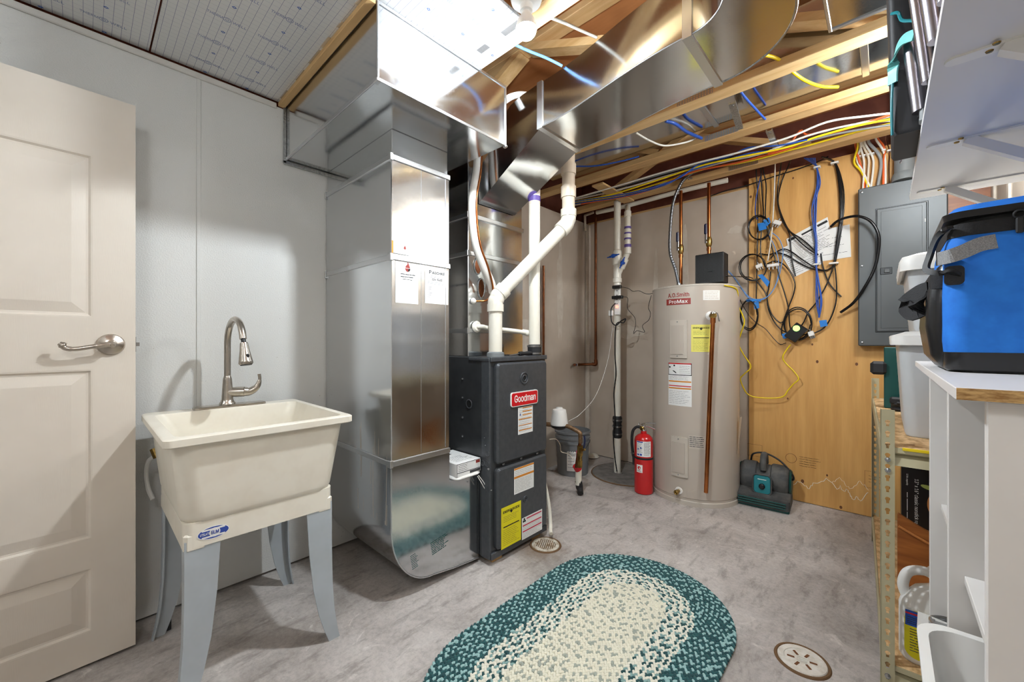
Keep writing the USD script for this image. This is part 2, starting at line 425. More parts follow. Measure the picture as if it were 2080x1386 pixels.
pm('orange', (214, 136, 44), .6)
pm('yellow_label', (232, 220, 20), .5)
pm('yellow_pale', (232, 224, 110), .5)
pm('pink_red', (200, 70, 92), .6)
pm('blue_print', (46, 74, 160), .5)
pm('pvc', (232, 228, 216), .32, c2=(226, 220, 205), scale=6)
pm('pvc_beige', (216, 200, 178), .38, c2=(224, 212, 194), scale=6)
pm('purple', (96, 76, 150), .5)
pm('blue_plastic', (22, 78, 176), .38)
pm('navy', (28, 36, 70), .35)
pm('copper', (196, 122, 70), .24, 1.0, c2=(160, 94, 54), scale=9, ramp=(.35, .7))
pm('copper_dull', (140, 86, 56), .38, 1.0, c2=(110, 70, 50), scale=12)
pm('brass', (190, 160, 92), .3, 1.0, c2=(130, 104, 62), scale=30)
pm('nickel', (190, 182, 172), .27, 1.0, bump=.02, bscale=300)
pm('chrome', (225, 225, 228), .1, 1.0)
pm('steel', (176, 178, 180), .28, 1.0)
pm('flex', (118, 120, 124), .42, 1.0)
pm('white_insul', (232, 229, 222), .6, bump=.15, bscale=40)
pm('tub', (232, 226, 212), .34, c2=(224, 216, 200), scale=9, ramp=(.45, .75))
pm('leg_grey', (176, 184, 190), .35, c2=(168, 175, 180), scale=8)
pm('door_paint', (222, 213, 201), .42, c2=(216, 206, 193), scale=3, bump=.08, bscale=60, bstretch=(8, 8, .6))
pm('heater', (190, 180, 168), .30, .0, c2=(186, 175, 163), scale=2.5, coat_weight=.15)
pm('heater_panel', (196, 187, 175), .4)
pm('bucket', (120, 122, 124), .42, c2=(110, 112, 114), scale=8)
pm('green_dark', (14, 74, 70), .45)
pm('teal', (30, 128, 138), .35)
pm('teal_light', (122, 200, 198), .4)
pm('dust_grey', (66, 67, 68), .7, c2=(98, 96, 92), scale=14, ramp=(.4, .75), detail=6)
pm('panel_grey', (88, 92, 94), .42, .2, c2=(82, 86, 88), scale=3)
pm('conduit_grey', (120, 124, 125), .5)
pm('blue_cable', (40, 84, 176), .4)
pm('blue_light', (104, 148, 206), .4)
pm('tape_blue', (30, 122, 206), .55)
pm('yellow_cable', (236, 206, 24), .4)
pm('orange_cable', (222, 96, 40), .45)
pm('white_cable', (226, 222, 212), .5)
pm('grey_cable', (150, 152, 152), .5)
pm('tan_metal', (190, 182, 150), .42, .15, c2=(180, 172, 140), scale=5)
pm('cabinet_white', (232, 229, 226), .42, c2=(226, 222, 218), scale=4)
pm('melamine', (222, 220, 220), .4)
pm('bag_blue', (24, 112, 212), .75, c2=(34, 126, 226), scale=30, bump=.25, bscale=14, bdist=.004)
pm('bag_black', (26, 26, 28), .32, bump=.5, bscale=22, bdist=.004)
pm('webbing', (158, 158, 158), .8, c2=(128, 128, 130), scale=500, ramp=(.4, .6), bump=.4, bscale=500)
pm('webbing_black', (30, 30, 33), .75, bump=.3, bscale=300)
pm('tote', (226, 228, 230), .38, transmission_weight=.35, subsurface_weight=.0)
pm('oak', (126, 68, 26), .42, c2=(172, 104, 48), scale=4, stretch=(1, 1, 9), detail=8, ramp=(.32, .68))
pm('oak_light', (196, 126, 66), .5)
pm('leaf_green', (150, 160, 80), .6)
pm('box_black', (20, 18, 20), .35)
pm('silver_tube', (186, 182, 190), .24, 1.0)
pm('drain_white', (226, 222, 214), .5, c2=(206, 198, 186), scale=40)
pm('drain_rusty', (206, 200, 186), .6, c2=(150, 128, 100), scale=30, ramp=(.45, .7))
pm('rust', (112, 84, 56), .85)
pm('sump', (134, 130, 126), .75, c2=(96, 93, 90), scale=14, detail=8, ramp=(.35, .7), bump=.4, bscale=30)
pm('pipe_brown', (150, 118, 86), .5, .5, c2=(110, 84, 60), scale=40)
emit('led_green', (.25, 1.0, .12), .5)
emit('led_red', (1.0, .12, .08), .8)
emit('bulb_glow', (.88, .95, 1.0), 235)
emit('fill_glow', (.90, .96, 1.0), 3.8)
emit('back_fill_glow', (.90, .96, 1.0), 8.0)  # fill light for the back of the room, from an added globe
emit('hall_fill_glow', (.92, .97, 1.0), 9)  # fill light through the doorway, from an added lamp
# braided rug strands: one random value per strand
def braid(name, stops):
    raw(name, {'g': ('geometry', {}), 'a': ('attribute', {'attribute': 'tone'}), 'r': ('rgb_ramp', {'ramp': [(a, S(c)) for a, c in stops], 'interpolate': False}),
               'n': ('noise_texture', {'scale': 500, 'detail': 2}), 'b': ('bump', {'strength': .4, 'distance': .001}),
               'p': ('principled_bsdf', {'roughness': .9, 'sheen_weight': .15})},
        [('a.fac', 'r.fac'), ('r.color', 'p.base_color'), ('g.position', 'n.vector'), ('n.fac', 'b.height'), ('b.normal', 'p.normal')])
braid('braid_teal', [(0, (26, 70, 74)), (.36, (34, 84, 86)), (.64, (150, 186, 184)), (1, (150, 186, 184))])
braid('braid_mix', [(0, (226, 222, 206)), (.5, (206, 206, 194)), (.62, (36, 76, 78)), (.86, (128, 160, 156)), (1, (128, 160, 156))])
braid('braid_cream', [(0, (224, 220, 200)), (.62, (214, 210, 190)), (.74, (160, 166, 154)), (1, (160, 166, 154))])
pm('rug_base', (60, 80, 80), .95)
# ================================================================== THE SETTING
XR, YB, YN, ZC, ZF = 2.67, 3.52, -.70, 2.36, 2.348
struct('floor', box(-.12, XR + .12, -2.4, YB + .15, -.1, 0), 'concrete')

wl = struct('wall_left')
part(wl, 'drywall', box(-.10, 0, 1.30, YB + .1, 0, 2.345), 'drywall', False, label='beige taped drywall behind the furnace')
part(wl, 'wall_panel', box(-.10, 0, -.8, .345, .012, 2.325), 'wall_white', False)
part(wl, 'wall_panel', box(-.10, 0, .357, 1.30, .012, 2.325), 'wall_white', False)
part(wl, 'batten', cbox(-.02, .004, .343, .359, .012, 2.325, .0015), 'wall_white')
part(wl, 'backing', box(-.12, -.10, -.8, YB + .1, 0, 2.8), 'rim_board', False)
def blob(cx, cy, w, h, seed, n=40, rough=.25):
    r = np.random.default_rng(seed); a = np.linspace(0, 2 * np.pi, n, endpoint=False)
    k = 1 + rough * (meshkit.noise(np.c_[2.2 * np.cos(a), 2.2 * np.sin(a), np.full(n, seed)], seed) - .5) * 2
    return sg.Polygon(np.c_[cx + w / 2 * k * np.cos(a), cy + h / 2 * k * np.sin(a)]).buffer(0)
for i, (py, w, z0, z1) in enumerate([(2.55, .62, 1.20, 1.34), (2.62, .38, 1.02, 1.18), (3.05, .09, 1.2, 2.05), (2.25, .1, .9, 2.3)]):
    part(wl, 'plaster_patch', extrude(blob(py, (z0 + z1) / 2, w, z1 - z0, i), (0, 0, 0), (0, 1, 0), (0, 0, 1), .0012), 'mud', False)
struct('trim_3', cbox(0, .045, YB - .05, YB, .0, 2.33, .012), 'mud')

wb = struct('wall_back')
part(wb, 'drywall', box(0, 1.455, YB, YB + .03, .008, 2.333), 'drywall', False, label='beige drywall behind the water heater')
for i, (px, w, z0, z1) in enumerate([(.95, .11, 1.2, 2.1), (.72, .06, .6, 1.9), (1.2, .5, 1.2, 1.32), (.45, .3, 1.18, 1.30), (1.37, .12, 2.0, 2.06)]):
    part(wb, 'plaster_patch', extrude(blob(px, (z0 + z1) / 2, w, z1 - z0, 20 + i), (0, YB, 0), (1, 0, 0), (0, 0, 1), .0012), 'mud', False)
YP = 3.50
pw = part(wb, 'plywood_sheet', box(1.462, 2.42, YP, YP + .03, .004, 2.40), 'plywood', False, label='honey coloured plywood sheet behind the cables')
part(wb, 'plywood_sheet', box(2.424, XR, YP + .03, YP + .05, .004, 2.40), 'oak', False, label='brown plywood sheet right of the breaker panel')
ef = []
zig = [(1612, 985), (1624, 978), (1634, 988), (1644, 992), (1652, 984), (1664, 978), (1678, 974), (1690, 982), (1700, 992), (1706, 988), (1714, 1000), (1722, 994), (1728, 1008), (1730, 1014), (1740, 1011), (1746, 1018), (1754, 1012), (1760, 1002), (1766, 999)]
r_ = random.Random(3); pts = []
for a, b in zip(zig[:-1], zig[1:]):
    for k in range(3):
        t = k / 3; pts.append(P(a[0] + (b[0] - a[0]) * t + r_.uniform(-1, 1), a[1] + (b[1] - a[1]) * t + r_.uniform(-3, 3), y=YP))
part(pw, 'salt_stain', tube(pts, .0022, 5, smooth=False), 'efflorescence')
pts = [P(x, 978 + 8 * math.sin(x / 7.0) + (x - 1690) * .18 + r_.uniform(-3, 3), y=YP) for x in np.arange(1690, 1768, 3)]
part(pw, 'salt_stain', tube(pts, .0013, 5, smooth=False), 'efflorescence')
for i, (x, y) in enumerate([(1611, 362), (1525, 400), (1630, 978), (1680, 966), (1708, 1031), (1720, 515), (1650, 700), (1660, 735), (1552, 955), (1600, 810), (1740, 740)]):
    c = P(x, y, y=YP)
    part(pw, 'knot', extrude(sa.scale(sg.Point(0, 0).buffer(.0055 + .002 * (i % 3)), 1, 1.4), c + (0, 0, 0), (1, 0, 0), (0, 0, 1), .0006), 'knot', False)
wbp = Plane(P(1600, 930, y=YP), (1, 0, 0), (0, 0, 1))
sq = lambda a, b, w: [wbp.rect(a, a + w, b, b + w, 0, .0004)]
bx = lambda u0, u1, v0, v1, w=.002: [wbp.rect(u0, u1, v0, v0 + w, 0, .0004), wbp.rect(u0, u1, v1 - w, v1, 0, .0004), wbp.rect(u0, u0 + w, v0, v1, 0, .0004), wbp.rect(u1 - w, u1, v0, v1, 0, .0004)]
part(pw, 'grade_stamp', cat(bx(-.26, -.16, -.03, .06) + bx(.42, .54, -.11, .0) + [wbp.poly(sg.Point(0, 0).buffer(.034).difference(sg.Point(0, 0).buffer(.031)), .02, .0)] + lines(wbp, .07, .19, -.05, .03, 5, .003, 3) + lines(wbp, .44, .52, -.08, -.02, 3, .003, 4)), 'stamp_ink', False)
part(wb, 'rim_board', box(-.1, XR + .1, YB + .05, YB + .12, 0, 2.8), 'rim_board', False, label='dark red-brown rim above the drywall')
part(wb, 'sill_plate', box(0, 1.46, YB + .005, YB + .05, 2.333, 2.352), 'lumber_old', False)
wr = struct('wall_right')
part(wr, 'drywall', box(XR, XR + .1, YN, YB + .05, 0, 2.45), 'drywall', False)
for y in (2.2, 2.6, 3.0, 3.36):
    part(wr, 'seam_strip', cbox(XR - .012, XR, y, y + .05, .02, 2.30, .004), 'mud')
wn = struct('wall_near')
part(wn, 'wall_panel', box(-.1, .19, YN - .1, YN, 0, 2.45), 'wall_paint', False)
part(wn, 'wall_panel', box(1.02, XR + .1, YN - .1, YN, 0, 2.45), 'wall_paint', False)
part(wn, 'wall_panel', box(.19, 1.02, YN - .1, YN, 2.06, 2.45), 'wall_paint', False)
struct('trim_1', cbox(0, .012, -.7, .66, 2.312, 2.338, .003), 'wall_paint')
struct('trim_2', cat([cbox(.17, .20, YN - .11, YN + .012, 0, 2.06, .003), cbox(1.01, 1.09, YN, YN + .012, 0, 2.12, .003), cbox(.13, 1.09, YN, YN + .012, 2.05, 2.12, .003)]), 'door_paint')
hall = struct('hallway')  # unseen space past the open door, built to carry the added lamp
part(hall, 'wall_panel', box(-.5, 1.9, -2.30, -2.25, 0, 2.4), 'wall_paint', False)
part(hall, 'wall_panel', box(-.5, -.45, -2.25, -.8, 0, 2.4), 'wall_paint', False)
part(hall, 'wall_panel', box(1.85, 1.9, -2.25, -.8, 0, 2.4), 'wall_paint', False)
part(hall, 'hall_ceiling', box(-.5, 1.9, -2.3, -.7, 2.4, 2.45), 'white', False)

# foam-board ceiling on the left, printed foil face down
cl = struct('ceiling')
BX = 1.24
dia = sg.Polygon([(0, .0062), (.0075, 0), (0, -.0062), (-.0075, 0)]).difference(sg.Polygon([(0, .0034), (.0042, 0), (0, -.0034), (-.0042, 0)]))
for k, (y0, y1) in enumerate([(-1.0, .186), (.192, 1.198)]):
    fb = part(cl, 'foam_board', box(.006, BX, max(y0, YN), y1, ZF, ZC - .0006), 'foam_foil', False, label='printed silver foil-faced foam board overhead')
    tx, dm = [], []
    for i in range(8):
        for j in range(-8, 10):
            xd, yd = .017 + .168 * i, .051 + .160 * j + (.0 if k else .006)
            if y0 + .03 < yd < y1 - .02 and yd > YN and xd < BX - .03 and not (xd < .95 and .69 < yd < 1.36):
                p2 = Plane((xd, yd, ZF), (0, 1, 0), (1, 0, 0))      # reads along +y, seen from below
                dm.append(p2.poly(dia, 0, 0, 0, .0006))
            xt, yt = xd + .084, yd - .066
            if y0 + .015 < yt and yt + .13 < y1 - .01 and yt > YN and xt < BX - .02 and not (xt < .95 and yt + .13 > .69):
                p2 = Plane((xt, yt, ZF), (0, 1, 0), (1, 0, 0))
                tx.append(p2.text('THERM', 0, -.008, .0135, n=0, width=.048))
                tx.append(p2.poly(sg.Point(.062, -.001).buffer(.0125).difference(sg.Point(.062, -.001).buffer(.0105)).union(sg.Point(.062, -.001).buffer(.006).difference(sg.Point(.062, -.001).buffer(.0045))), 0, 0, 0, .0006))
                tx.append(p2.text('WELL', .079, -.008, .0135, n=0, width=.045))
    if dm: part(fb, 'printed_mark', cat(dm), 'ink_blue', False)
    if tx: part(fb, 'printed_lettering', cat(tx), 'ink_grey_blue', False)
for (x0, x1, y0, y1) in [(.05, .95, .655, .690), (1.0, 1.2, 1.10, 1.14)]:
    r_ = random.Random(int(x0 * 100)); x = x0
    while x < x1:
        l = r_.uniform(.04, .12)
        part(cl, 'foil_tape', box(x, x + l, y0 + r_.uniform(0, .01), y1 - r_.uniform(0, .01), ZF - .0012, ZF), 'foil_tape', False)
        x += l + r_.uniform(.01, .12)
struct('subfloor', box(-.12, XR + .12, YN - .1, YB + .12, 2.76, 2.80), 'subfloor', False)
single('furring_strip', 'thin brown wood strip between the foam board and the overhead return duct', 'wood strip', cbox(.003, .93, .668, .6985, ZF - .020, ZF - .0005, .002), 'lumber_old')

# ================================================================== FLOOR TRUSSES
def bar2(p, q, w, h, y0, y1):
    """Timber in a plane y = const from p to q (x, z), depth h, thickness y0..y1."""
    p, q = np.array(p), np.array(q); t = (q - p) / np.linalg.norm(q - p); n = np.array([-t[1], t[0]]) * h / 2
    return prism([p + n, p - n, q - n, q + n], 'y', y0, y1)
def plate(x0, x1, z0, z1, y, face):
    """Toothed truss plate on a face (side: 'y', underside: 'z') with punched slots."""
    w, h = x1 - x0, z1 - z0
    base = sg.box(0, 0, w, h); sl = []
    nx, ny = int(w / .0125), max(2, int(h / .011))
    for i in range(nx):
        for j in range(ny):
            u, v = (i + .5) * w / nx, (j + .5) * h / ny
            sl.append(sg.box(u - .0022, v - .0038, u + .0022, v + .0038))
    return base.difference(unary_union(sl))
def truss(y0, y1, label, apex, skip=(), x0=.0, x1=XR, plates=(), old=False, cut=None):
    t = thing('floor_truss', label, 'floor truss', ((x0 + x1) / 2, (y0 + y1) / 2, ZC))
    mt = 'lumber_old' if old else 'lumber'
    part(t, 'bottom_chord', cbox(x0, x1, y0, y1, ZC, ZC + .038, .003), mt)
    part(t, 'top_chord', cbox(x0, x1, y0, y1, 2.722, 2.759, .003), mt)
    a = apex
    while a > 0: a -= 1.6
    while a < x1 + .8:
        for s in (-1, 1):
            p, q = (a + s * .02, 2.725), (a + s * .78, ZC + .036)
            lo, hi = sorted((p[0], q[0]))
            if lo < x0 + .02 or hi > x1 - .02 or any(lo < b and hi > c for c, b in skip): continue
            part(t, 'web', bar2(p, q, 0, .036, y0 + .004, y1 - .004), mt)
        a += 1.6
    for kx0, kx1, face in plates:
        g = plate(kx0, kx1, 0, .034 if face == 'y' else .08, y0, face)
        if face == 'y': m = extrude(g, (kx0, y0, ZC + .002), (1, 0, 0), (0, 0, 1), .0015)
        else: m = extrude(g, (kx0, y0 + .085, ZC), (1, 0, 0), (0, -1, 0), .0015)
        part(t, 'truss_plate', m, 'cleat', False, label='toothed metal truss plate')
    return t
truss(1.115, 1.205, 'pale floor truss carrying the bare bulb at the edge of the foam board', 1.9)
truss(1.605, 1.694, 'floor truss crossing right above the curved supply duct', .80)
P1 = P(1375, 200, y=2.096)[0], P(1448, 185, y=2.096)[0]
truss(2.096, 2.185, 'nearest full floor truss with a toothed plate, just behind the curved supply duct', 1.52, plates=[(P1[0], P1[1], 'y')])
P2 = P(1432, 275, y=2.58)[0], P(1500, 255, y=2.58)[0]
truss(2.58, 2.668, 'middle floor truss between the metal trunk duct and the cable run', .35, plates=[(P2[0], P2[1], 'y')], old=True)
P3 = P(1480, 345, y=3.14)[0], P(1540, 330, y=3.14)[0]
T5 = truss(3.14, 3.228, 'farthest floor truss running just in front of the plywood and cables', 1.1, plates=[(P3[0], P3[1], 'y')], old=True)
g0, g1 = P(1222, 362, y=3.0), P(1262, 405, y=3.0)
single('wood_block', 'short plywood block bridging the two back trusses above the white drain pipe', 'wood block', cbox(.02 + P(1222, 390, z=ZC)[0], P(1262, 390, z=ZC)[0], 2.69, 3.21, ZC - .016, ZC - .001, .002), 'lumber_old')
truss(.13, .219, 'floor truss overhead right of the foam board, nearest the door', 2.2, x0=BX + .01)
truss(.622, .711, 'floor truss overhead right of the foam board, before the bulb', 1.9, x0=BX + .01)

# ================================================================== RETURN AIR DUCT
XD, YD0, YD1 = .68, .903, 1.216
rd = thing('return_air_duct', 'large square galvanized return duct between the sink and furnace with a wide overhead box', 'air duct', (.34, 1.06, 0))
th = .004
ob = part(rd, 'overhead_box', cbox(.006, .93, .704, 1.35, 2.066, ZF - .002, .004), 'galv', 20, label='wide overhead box of the return duct')
part(ob, 'edge_flange', cat([cbox(.006, .932, .700, .704, 2.062, 2.078, .001), cbox(.93, .934, .702, 1.352, 2.062, 2.074, .001), cbox(.926, .936, .700, .708, 2.062, ZF - .004, .002), cbox(.928, .936, 1.344, 1.352, 2.062, ZF - .004, .002), cbox(.93, .934, .702, 1.352, ZF - .016, ZF - .004, .001)]), 'cleat')
part(ob, 'corner_clip', cbox(.918, .945, .692, .712, 2.052, 2.066, .003), 'cleat')
part(ob, 'corner_clip', cbox(.92, .94, 1.34, 1.356, 2.054, 2.066, .003), 'cleat')
part(ob, 'wall_flange', cat([cbox(.006, .014, .690, .703, 2.05, ZC - .02, .001), cbox(.006, .014, .69, 1.35, 2.046, 2.062, .001)]), 'galv_dull')
def section(name, z0, z1, inset=0.0):
    return part(rd, name, cbox(.008, XD - inset, YD0 + inset, YD1 - inset, z0, z1, .003), 'galv', 20)
section('duct_section', 1.945, 2.066, .006)
section('duct_section', 1.515, 1.938)
section('duct_section', .622, 1.508)
def cleats(z, h=.024):
    m = [cbox(XD - .004, XD + .006, YD0 - .002, YD1 + .002, z - h / 2, z + h / 2, .002), cbox(.02, XD + .002, YD0 - .006, YD0 + .003, z - h / 2, z + h / 2, .002),
         cbox(XD - .018, XD + .008, YD0 - .009, YD0 + .006, z - h / 2 - .004, z + h / 2 + .004, .002), cbox(.008, .018, YD0 - .008, YD0, z - h / 2 - .012, z + h / 2 + .004, .002)]
    return part(rd, 'drive_cleat', cat(m), 'cleat')
for z in (.620, 1.512, 1.942): cleats(z)
part(rd, 'corner_seam', cat([cbox(XD, XD + .003, YD1 - .026, YD1 - .022, .64, 1.93, .001), cbox(XD, XD + .0015, YD0 + .15, YD0 + .152, .64, 1.93, .0005)]), 'cleat', False)
th_ = np.linspace(0, math.pi / 2, 14)
curve = [(1.12 - .217 * math.cos(a), .335 - .280 * math.sin(a)) for a in th_]
prof = [(YD0, .616), (YD0, .5)] + curve + [(1.25, .035), (1.408, .020), (1.408, .467), (YD1, .467), (YD1, .616)]
bt = part(rd, 'boot', prism(prof[::-1] if sg.Polygon(prof).exterior.is_ccw else prof, 'x', .008, XD), 'galv_mirror', 25, label='rounded bottom boot joining the furnace side')
part(bt, 'rolled_edge', tube([(XD, y, z) for y, z in [(YD0, .60), (YD0, .5)] + curve + [(1.25, .035), (1.405, .021)]], .0035, 6, smooth=False), 'cleat')
sc = []
r_ = random.Random(5)
for k in range(16):
    x = r_.uniform(.30, .66); z1 = r_.uniform(.35, .78); z0 = z1 - r_.uniform(.1, .4)
    if z1 > .60 and z0 < .64: z0 = .64 if r_.random() < .4 else z0
    pts = []
    for z in np.linspace(z1, max(z0, .345), 6): pts.append((x + .004 * math.sin(9 * z + k), YD0 - .0003, z))
    sc.append(tube(pts, r_.uniform(.0005, .0011), 4))
part(rd, 'drip_mark', cat(sc), 'mud', False, label='pale dried drips down the side', kind='stuff')
mk = Plane(P(870, 1128, x=XD), (0, .985, .17), (0, -.17, .985))
part(bt, 'ink_stamp', cat(lines(mk, .02, .12, -.015, .05, 8, .004, 3, .4, 0) + lines(mk, -.09, -.05, -.02, .05, 9, .003, 6, .4, 0)), 'green_dark', False)

# job cards on the duct front
fp = lambda px, py: P(px, py, x=XD)
def card(name, label, px0, py0, px1, py1, n=.001):
    a, b = fp(px0, py1), fp(px1, py1); w = b[1] - a[1]; h = fp(px0, py0)[2] - a[2]
    t = thing(name, label, 'card', (XD + .004, a[1] + w / 2, a[2]))
    pl = Plane((XD + n, a[1], a[2]), (0, 1, 0), (0, 0, 1))
    return t, pl, w, h
flame = sg.Polygon([(0, 0), (.008, .004), (.0115, .013), (.008, .023), (.003, .034), (0, .042), (-.001, .032), (-.009, .024), (-.0125, .012), (-.008, .003)]).buffer(.001)
t, pl, w, h = card('service_card', 'white ruled service record card with a red flame emblem on the duct front', 803, 523, 849, 615)
part(t, 'card', pl.rect(0, w, 0, h), 'paper', False)
part(t, 'flame_mark', cat([pl.poly(flame.difference(sg.box(-.02, .014, .02, .0165)), w * .53, h - .055, .0009), ]), 'red_dull', False)
part(t, 'flame_shade', pl.poly(sg.Polygon([(0, 0), (.009, .004), (.012, .013), (.006, .014), (-.001, .006)]), w * .53 + .001, h - .0545, .0012), 'ink_black', False)
part(t, 'printed_text', cat(lines(pl, w * .22, w * .9, h - .085, h - .062, 2, .0032, 1) + lines(pl, w * .3, w * .85, h - .095, h - .085, 1, .002, 2)), 'ink', False)
part(t, 'ruled_lines', cat([pl.rect(.006, w - .006, v, v + .0005, .0008, .0011) for v in np.linspace(.012, h - .115, 14)]), 'ink_light', False)
t, pl, w, h = card('service_card', 'white service card headed PASCHKE with a phone number, right of the flame card', 863, 543, 910, 616)
part(t, 'card', pl.rect(0, w, 0, h), 'paper', False)
part(t, 'printed_text', cat([pl.text('P', w * .16, h - .026, .0155, True), pl.text('ASCHKE', w * .29, h - .026, .0115, True, width=w * .55), pl.text('326-9633', w / 2, h - .056, .009, True, center=True, width=w * .45)]), 'ink', False)
part(t, 'small_print', cat(lines(pl, w * .14, w * .88, h - .046, h - .032, 2, .0016, 4) + lines(pl, w * .1, w * .95, h - .075, h - .06, 3, .0013, 5) + [pl.rect(w * .1, w * (.2 + .1 * ((i * 7) % 3) / 2), v, v + .0018, .0008, .0011) for i, v in enumerate(np.linspace(.03, h - .09, 6))]), 'ink_light', False)
part(t, 'ruled_lines', cat([pl.rect(w * .36, w - .008, v, v + .0005, .0008, .0011) for v in np.linspace(.018, h - .09, 10)]), 'ink_light', False)
t, pl, w, h = card('business_card', 'small white business card with orange edge tucked behind the upper duct cleat', 797, 489, 832, 514, .0045)
part(t, 'card', pl.rect(0, w, 0, h), 'paper', False)
part(t, 'colour_edge', pl.rect(-.006, .001, 0, h, 0, .0012), 'orange', False)
part(t, 'printed_text', cat(lines(pl, .012, w * .5, h * .55, h * .85, 2, .0018, 7) + lines(pl, .012, w * .8, h * .1, h * .4, 2, .0012, 8)), 'ink_light', False)
part(t, 'flame_mark', pl.poly(sa.scale(flame, .45, .4, origin=(0, 0)), w * .68, h * .45, .0009), 'red_dull', False)

# ================================================================== FURNACE
FX, FY0, FY1, FZ0, FZ1 = .755, 1.413, 1.872, .030, 1.065
fu = thing('furnace', 'tall dark grey gas furnace with a red nameplate beside the return duct', 'furnace', (.41, 1.64, 0))
part(fu, 'cabinet', cbox(.06, FX, FY0, FY1, FZ0, FZ1, .004), 'furnace_side')
part(fu, 'corner_post', cbox(FX - .06, FX + .002, FY0 - .002, FY0 + .014, FZ0, FZ1, .003), 'furnace_grey')
part(fu, 'top_rail', cat([cbox(FX - .02, FX + .014, FY0, FY1, FZ1 - .022, FZ1 + .002, .003), cbox(.6, FX, FY0 - .005, FY0 + .002, FZ1 - .018, FZ1 - .004, .002)]), 'furnace_grey')
part(fu, 'foot', cat([box(.1, .16, 1.45, 1.52, 0, FZ0), box(.1, .16, 1.77, 1.84, 0, FZ0), box(.68, .74, 1.45, 1.52, 0, FZ0), box(.68, .74, 1.77, 1.84, 0, FZ0)]), 'lumber_old', False, label='wood shim feet')
part(fu, 'bottom_rail', cbox(FX - .02, FX + .012, FY0 + .004, FY1, FZ0, FZ0 + .034, .003), 'furnace_grey')
def door_panel(z0, z1):
    g = sa.translate(rrect(FY1 - FY0 - .048, z1 - z0, .022), (FY0 + FY1) / 2 + .010, (z0 + z1) / 2)
    return part(fu, 'door', extrude(g, (FX, 0, 0), (0, 1, 0), (0, 0, 1), .026, .010), 'furnace_grey', 40)
du = door_panel(.512, 1.036); dl = door_panel(.072, .492)
fd = FX + .026
pl = Plane((fd, 1.540, .798), (0, 1, 0), (0, 0, 1))
nb = part(du, 'nameplate', pl.poly(sa.translate(rrect(.222, .078, .014), .111, .039), 0, 0, 0, .007), 'white', False, label='red nameplate reading Goodman')
nb2 = pl.poly(sa.translate(rrect(.212, .068, .010), .111, .039), 0, 0, .007, .0012)
part(du, 'nameplate_face', nb2, 'red', False, label='red plate face')
part(du, 'nameplate_lettering', pl.text('Goodman', .111, .024, .036, True, .0083, .178, True), 'white', False)
def sight(parent, y, z, R):
    part(parent, 'sight_port', cat([ring((fd + .001, y, z), (1, 0, 0), R, .004, 24, 8), ring((fd + .001, y, z), (1, 0, 0), R * .5, .003, 20, 8)]), 'furnace_grey')
    part(parent, 'sight_glass', cyl((fd - .002, y, z), (fd + .0015, y, z), R * .42, 20), 'hole')
sight(du, 1.653, .947, .030); sight(dl, 1.662, .281, .015)
def lab(px0, py0, px1, py1, py0r=None):
    a, b = P(px0, py1, x=fd), P(px1, py1, x=fd); return Plane((fd, a[1], a[2]), (0, 1, 0), (0, 0, 1)), b[1] - a[1], P(px0, py0, x=fd)[2] - a[2]
pl, w, h = lab(1052, 829, 1082, 884)
label_part(du, 'warning_label', pl, w, h, 'paper', [('colour_bar', 'orange', [pl.rect(w * (.3 if i < 3 else .05), w * .93, h * f, h * f + .005, .0008, .0012) for i, f in enumerate((.95, .82, .69, .54, .31, .13))]),
    ('text_lines', 'ink_light', lines(pl, w * .08, w * .92, .01, h * .92, 12, .0012, 11, .3, .0013)), ('symbol', 'blue_print', [pl.poly(sg.Polygon([(0, 0), (.012, 0), (.006, .014)]), w * .1, h * .7, .0008)])])
pl, w, h = lab(1044, 953, 1084, 1006)
label_part(dl, 'warning_label', pl, w, h, 'paper', [('colour_bar', 'orange', [pl.rect(0, w, h * .93, h, .0008, .0012), pl.rect(0, w, h * .60, h * .68, .0008, .0012)]), ('text_lines', 'ink_light', lines(pl, w * .05, w * .93, .008, h * .56, 9, .0014, 13) + lines(pl, w * .05, w * .93, h * .7, h * .9, 3, .0012, 14))])
def energy(parent, name, pl, w, h, mat, arrow=True, seed=0):
    tx = [pl.text('ENERGYGUIDE', w / 2, h * .855, h * .055, True, width=w * .84, center=True)]
    tx += [pl.poly(sg.Polygon([(-.006, .008), (.006, .008), (.006, .004), (.011, .004), (0, -.008), (-.011, .004), (-.006, .004)]), w * .5, h * .835, .0009)]
    tx += [pl.rect(w * .1, w * .9, h * .50, h * .525, .0009, .0012)]
    return label_part(parent, name, pl, w, h, mat, [('printed_text', 'ink_black', tx), ('text_lines', 'ink', lines(pl, w * .1, w * .9, h * .62, h * .78, 4, .0012, seed) + lines(pl, w * .08, w * .92, h * .05, h * .46, 9, .0011, seed + 1))], lab='yellow energy label')
pl, w, h = lab(1018, 1034, 1058, 1118)
energy(dl, 'energy_label', pl, w, h, 'yellow_label', seed=21)
pl, w, h = lab(1060, 1054, 1101, 1098)
label_part(dl, 'warning_label', pl, w, h, 'paper', [('colour_bar', 'pink_red', [pl.rect(w * .22, w * .96, h * .88, h * .94, .0008, .0012), pl.rect(w * .04, w * .96, h * .6, h * .66, .0008, .0012), pl.rect(w * .04, w * .96, h * .33, h * .39, .0008, .0012)]), ('text_lines', 'ink_light', lines(pl, w * .05, w * .9, .004, h * .3, 4, .001, 31) + lines(pl, w * .05, w * .9, h * .42, h * .58, 2, .001, 32)), ('fan_symbol', 'ink_black', [pl.poly(unary_union([sa.rotate(sa.translate(sg.Point(0, 0).buffer(.006), 0, .007), a, origin=(0, 0)) for a in (0, 120, 240)]).difference(sg.Point(0, 0).buffer(.002)), w * .11, h * .86, .0008)])])
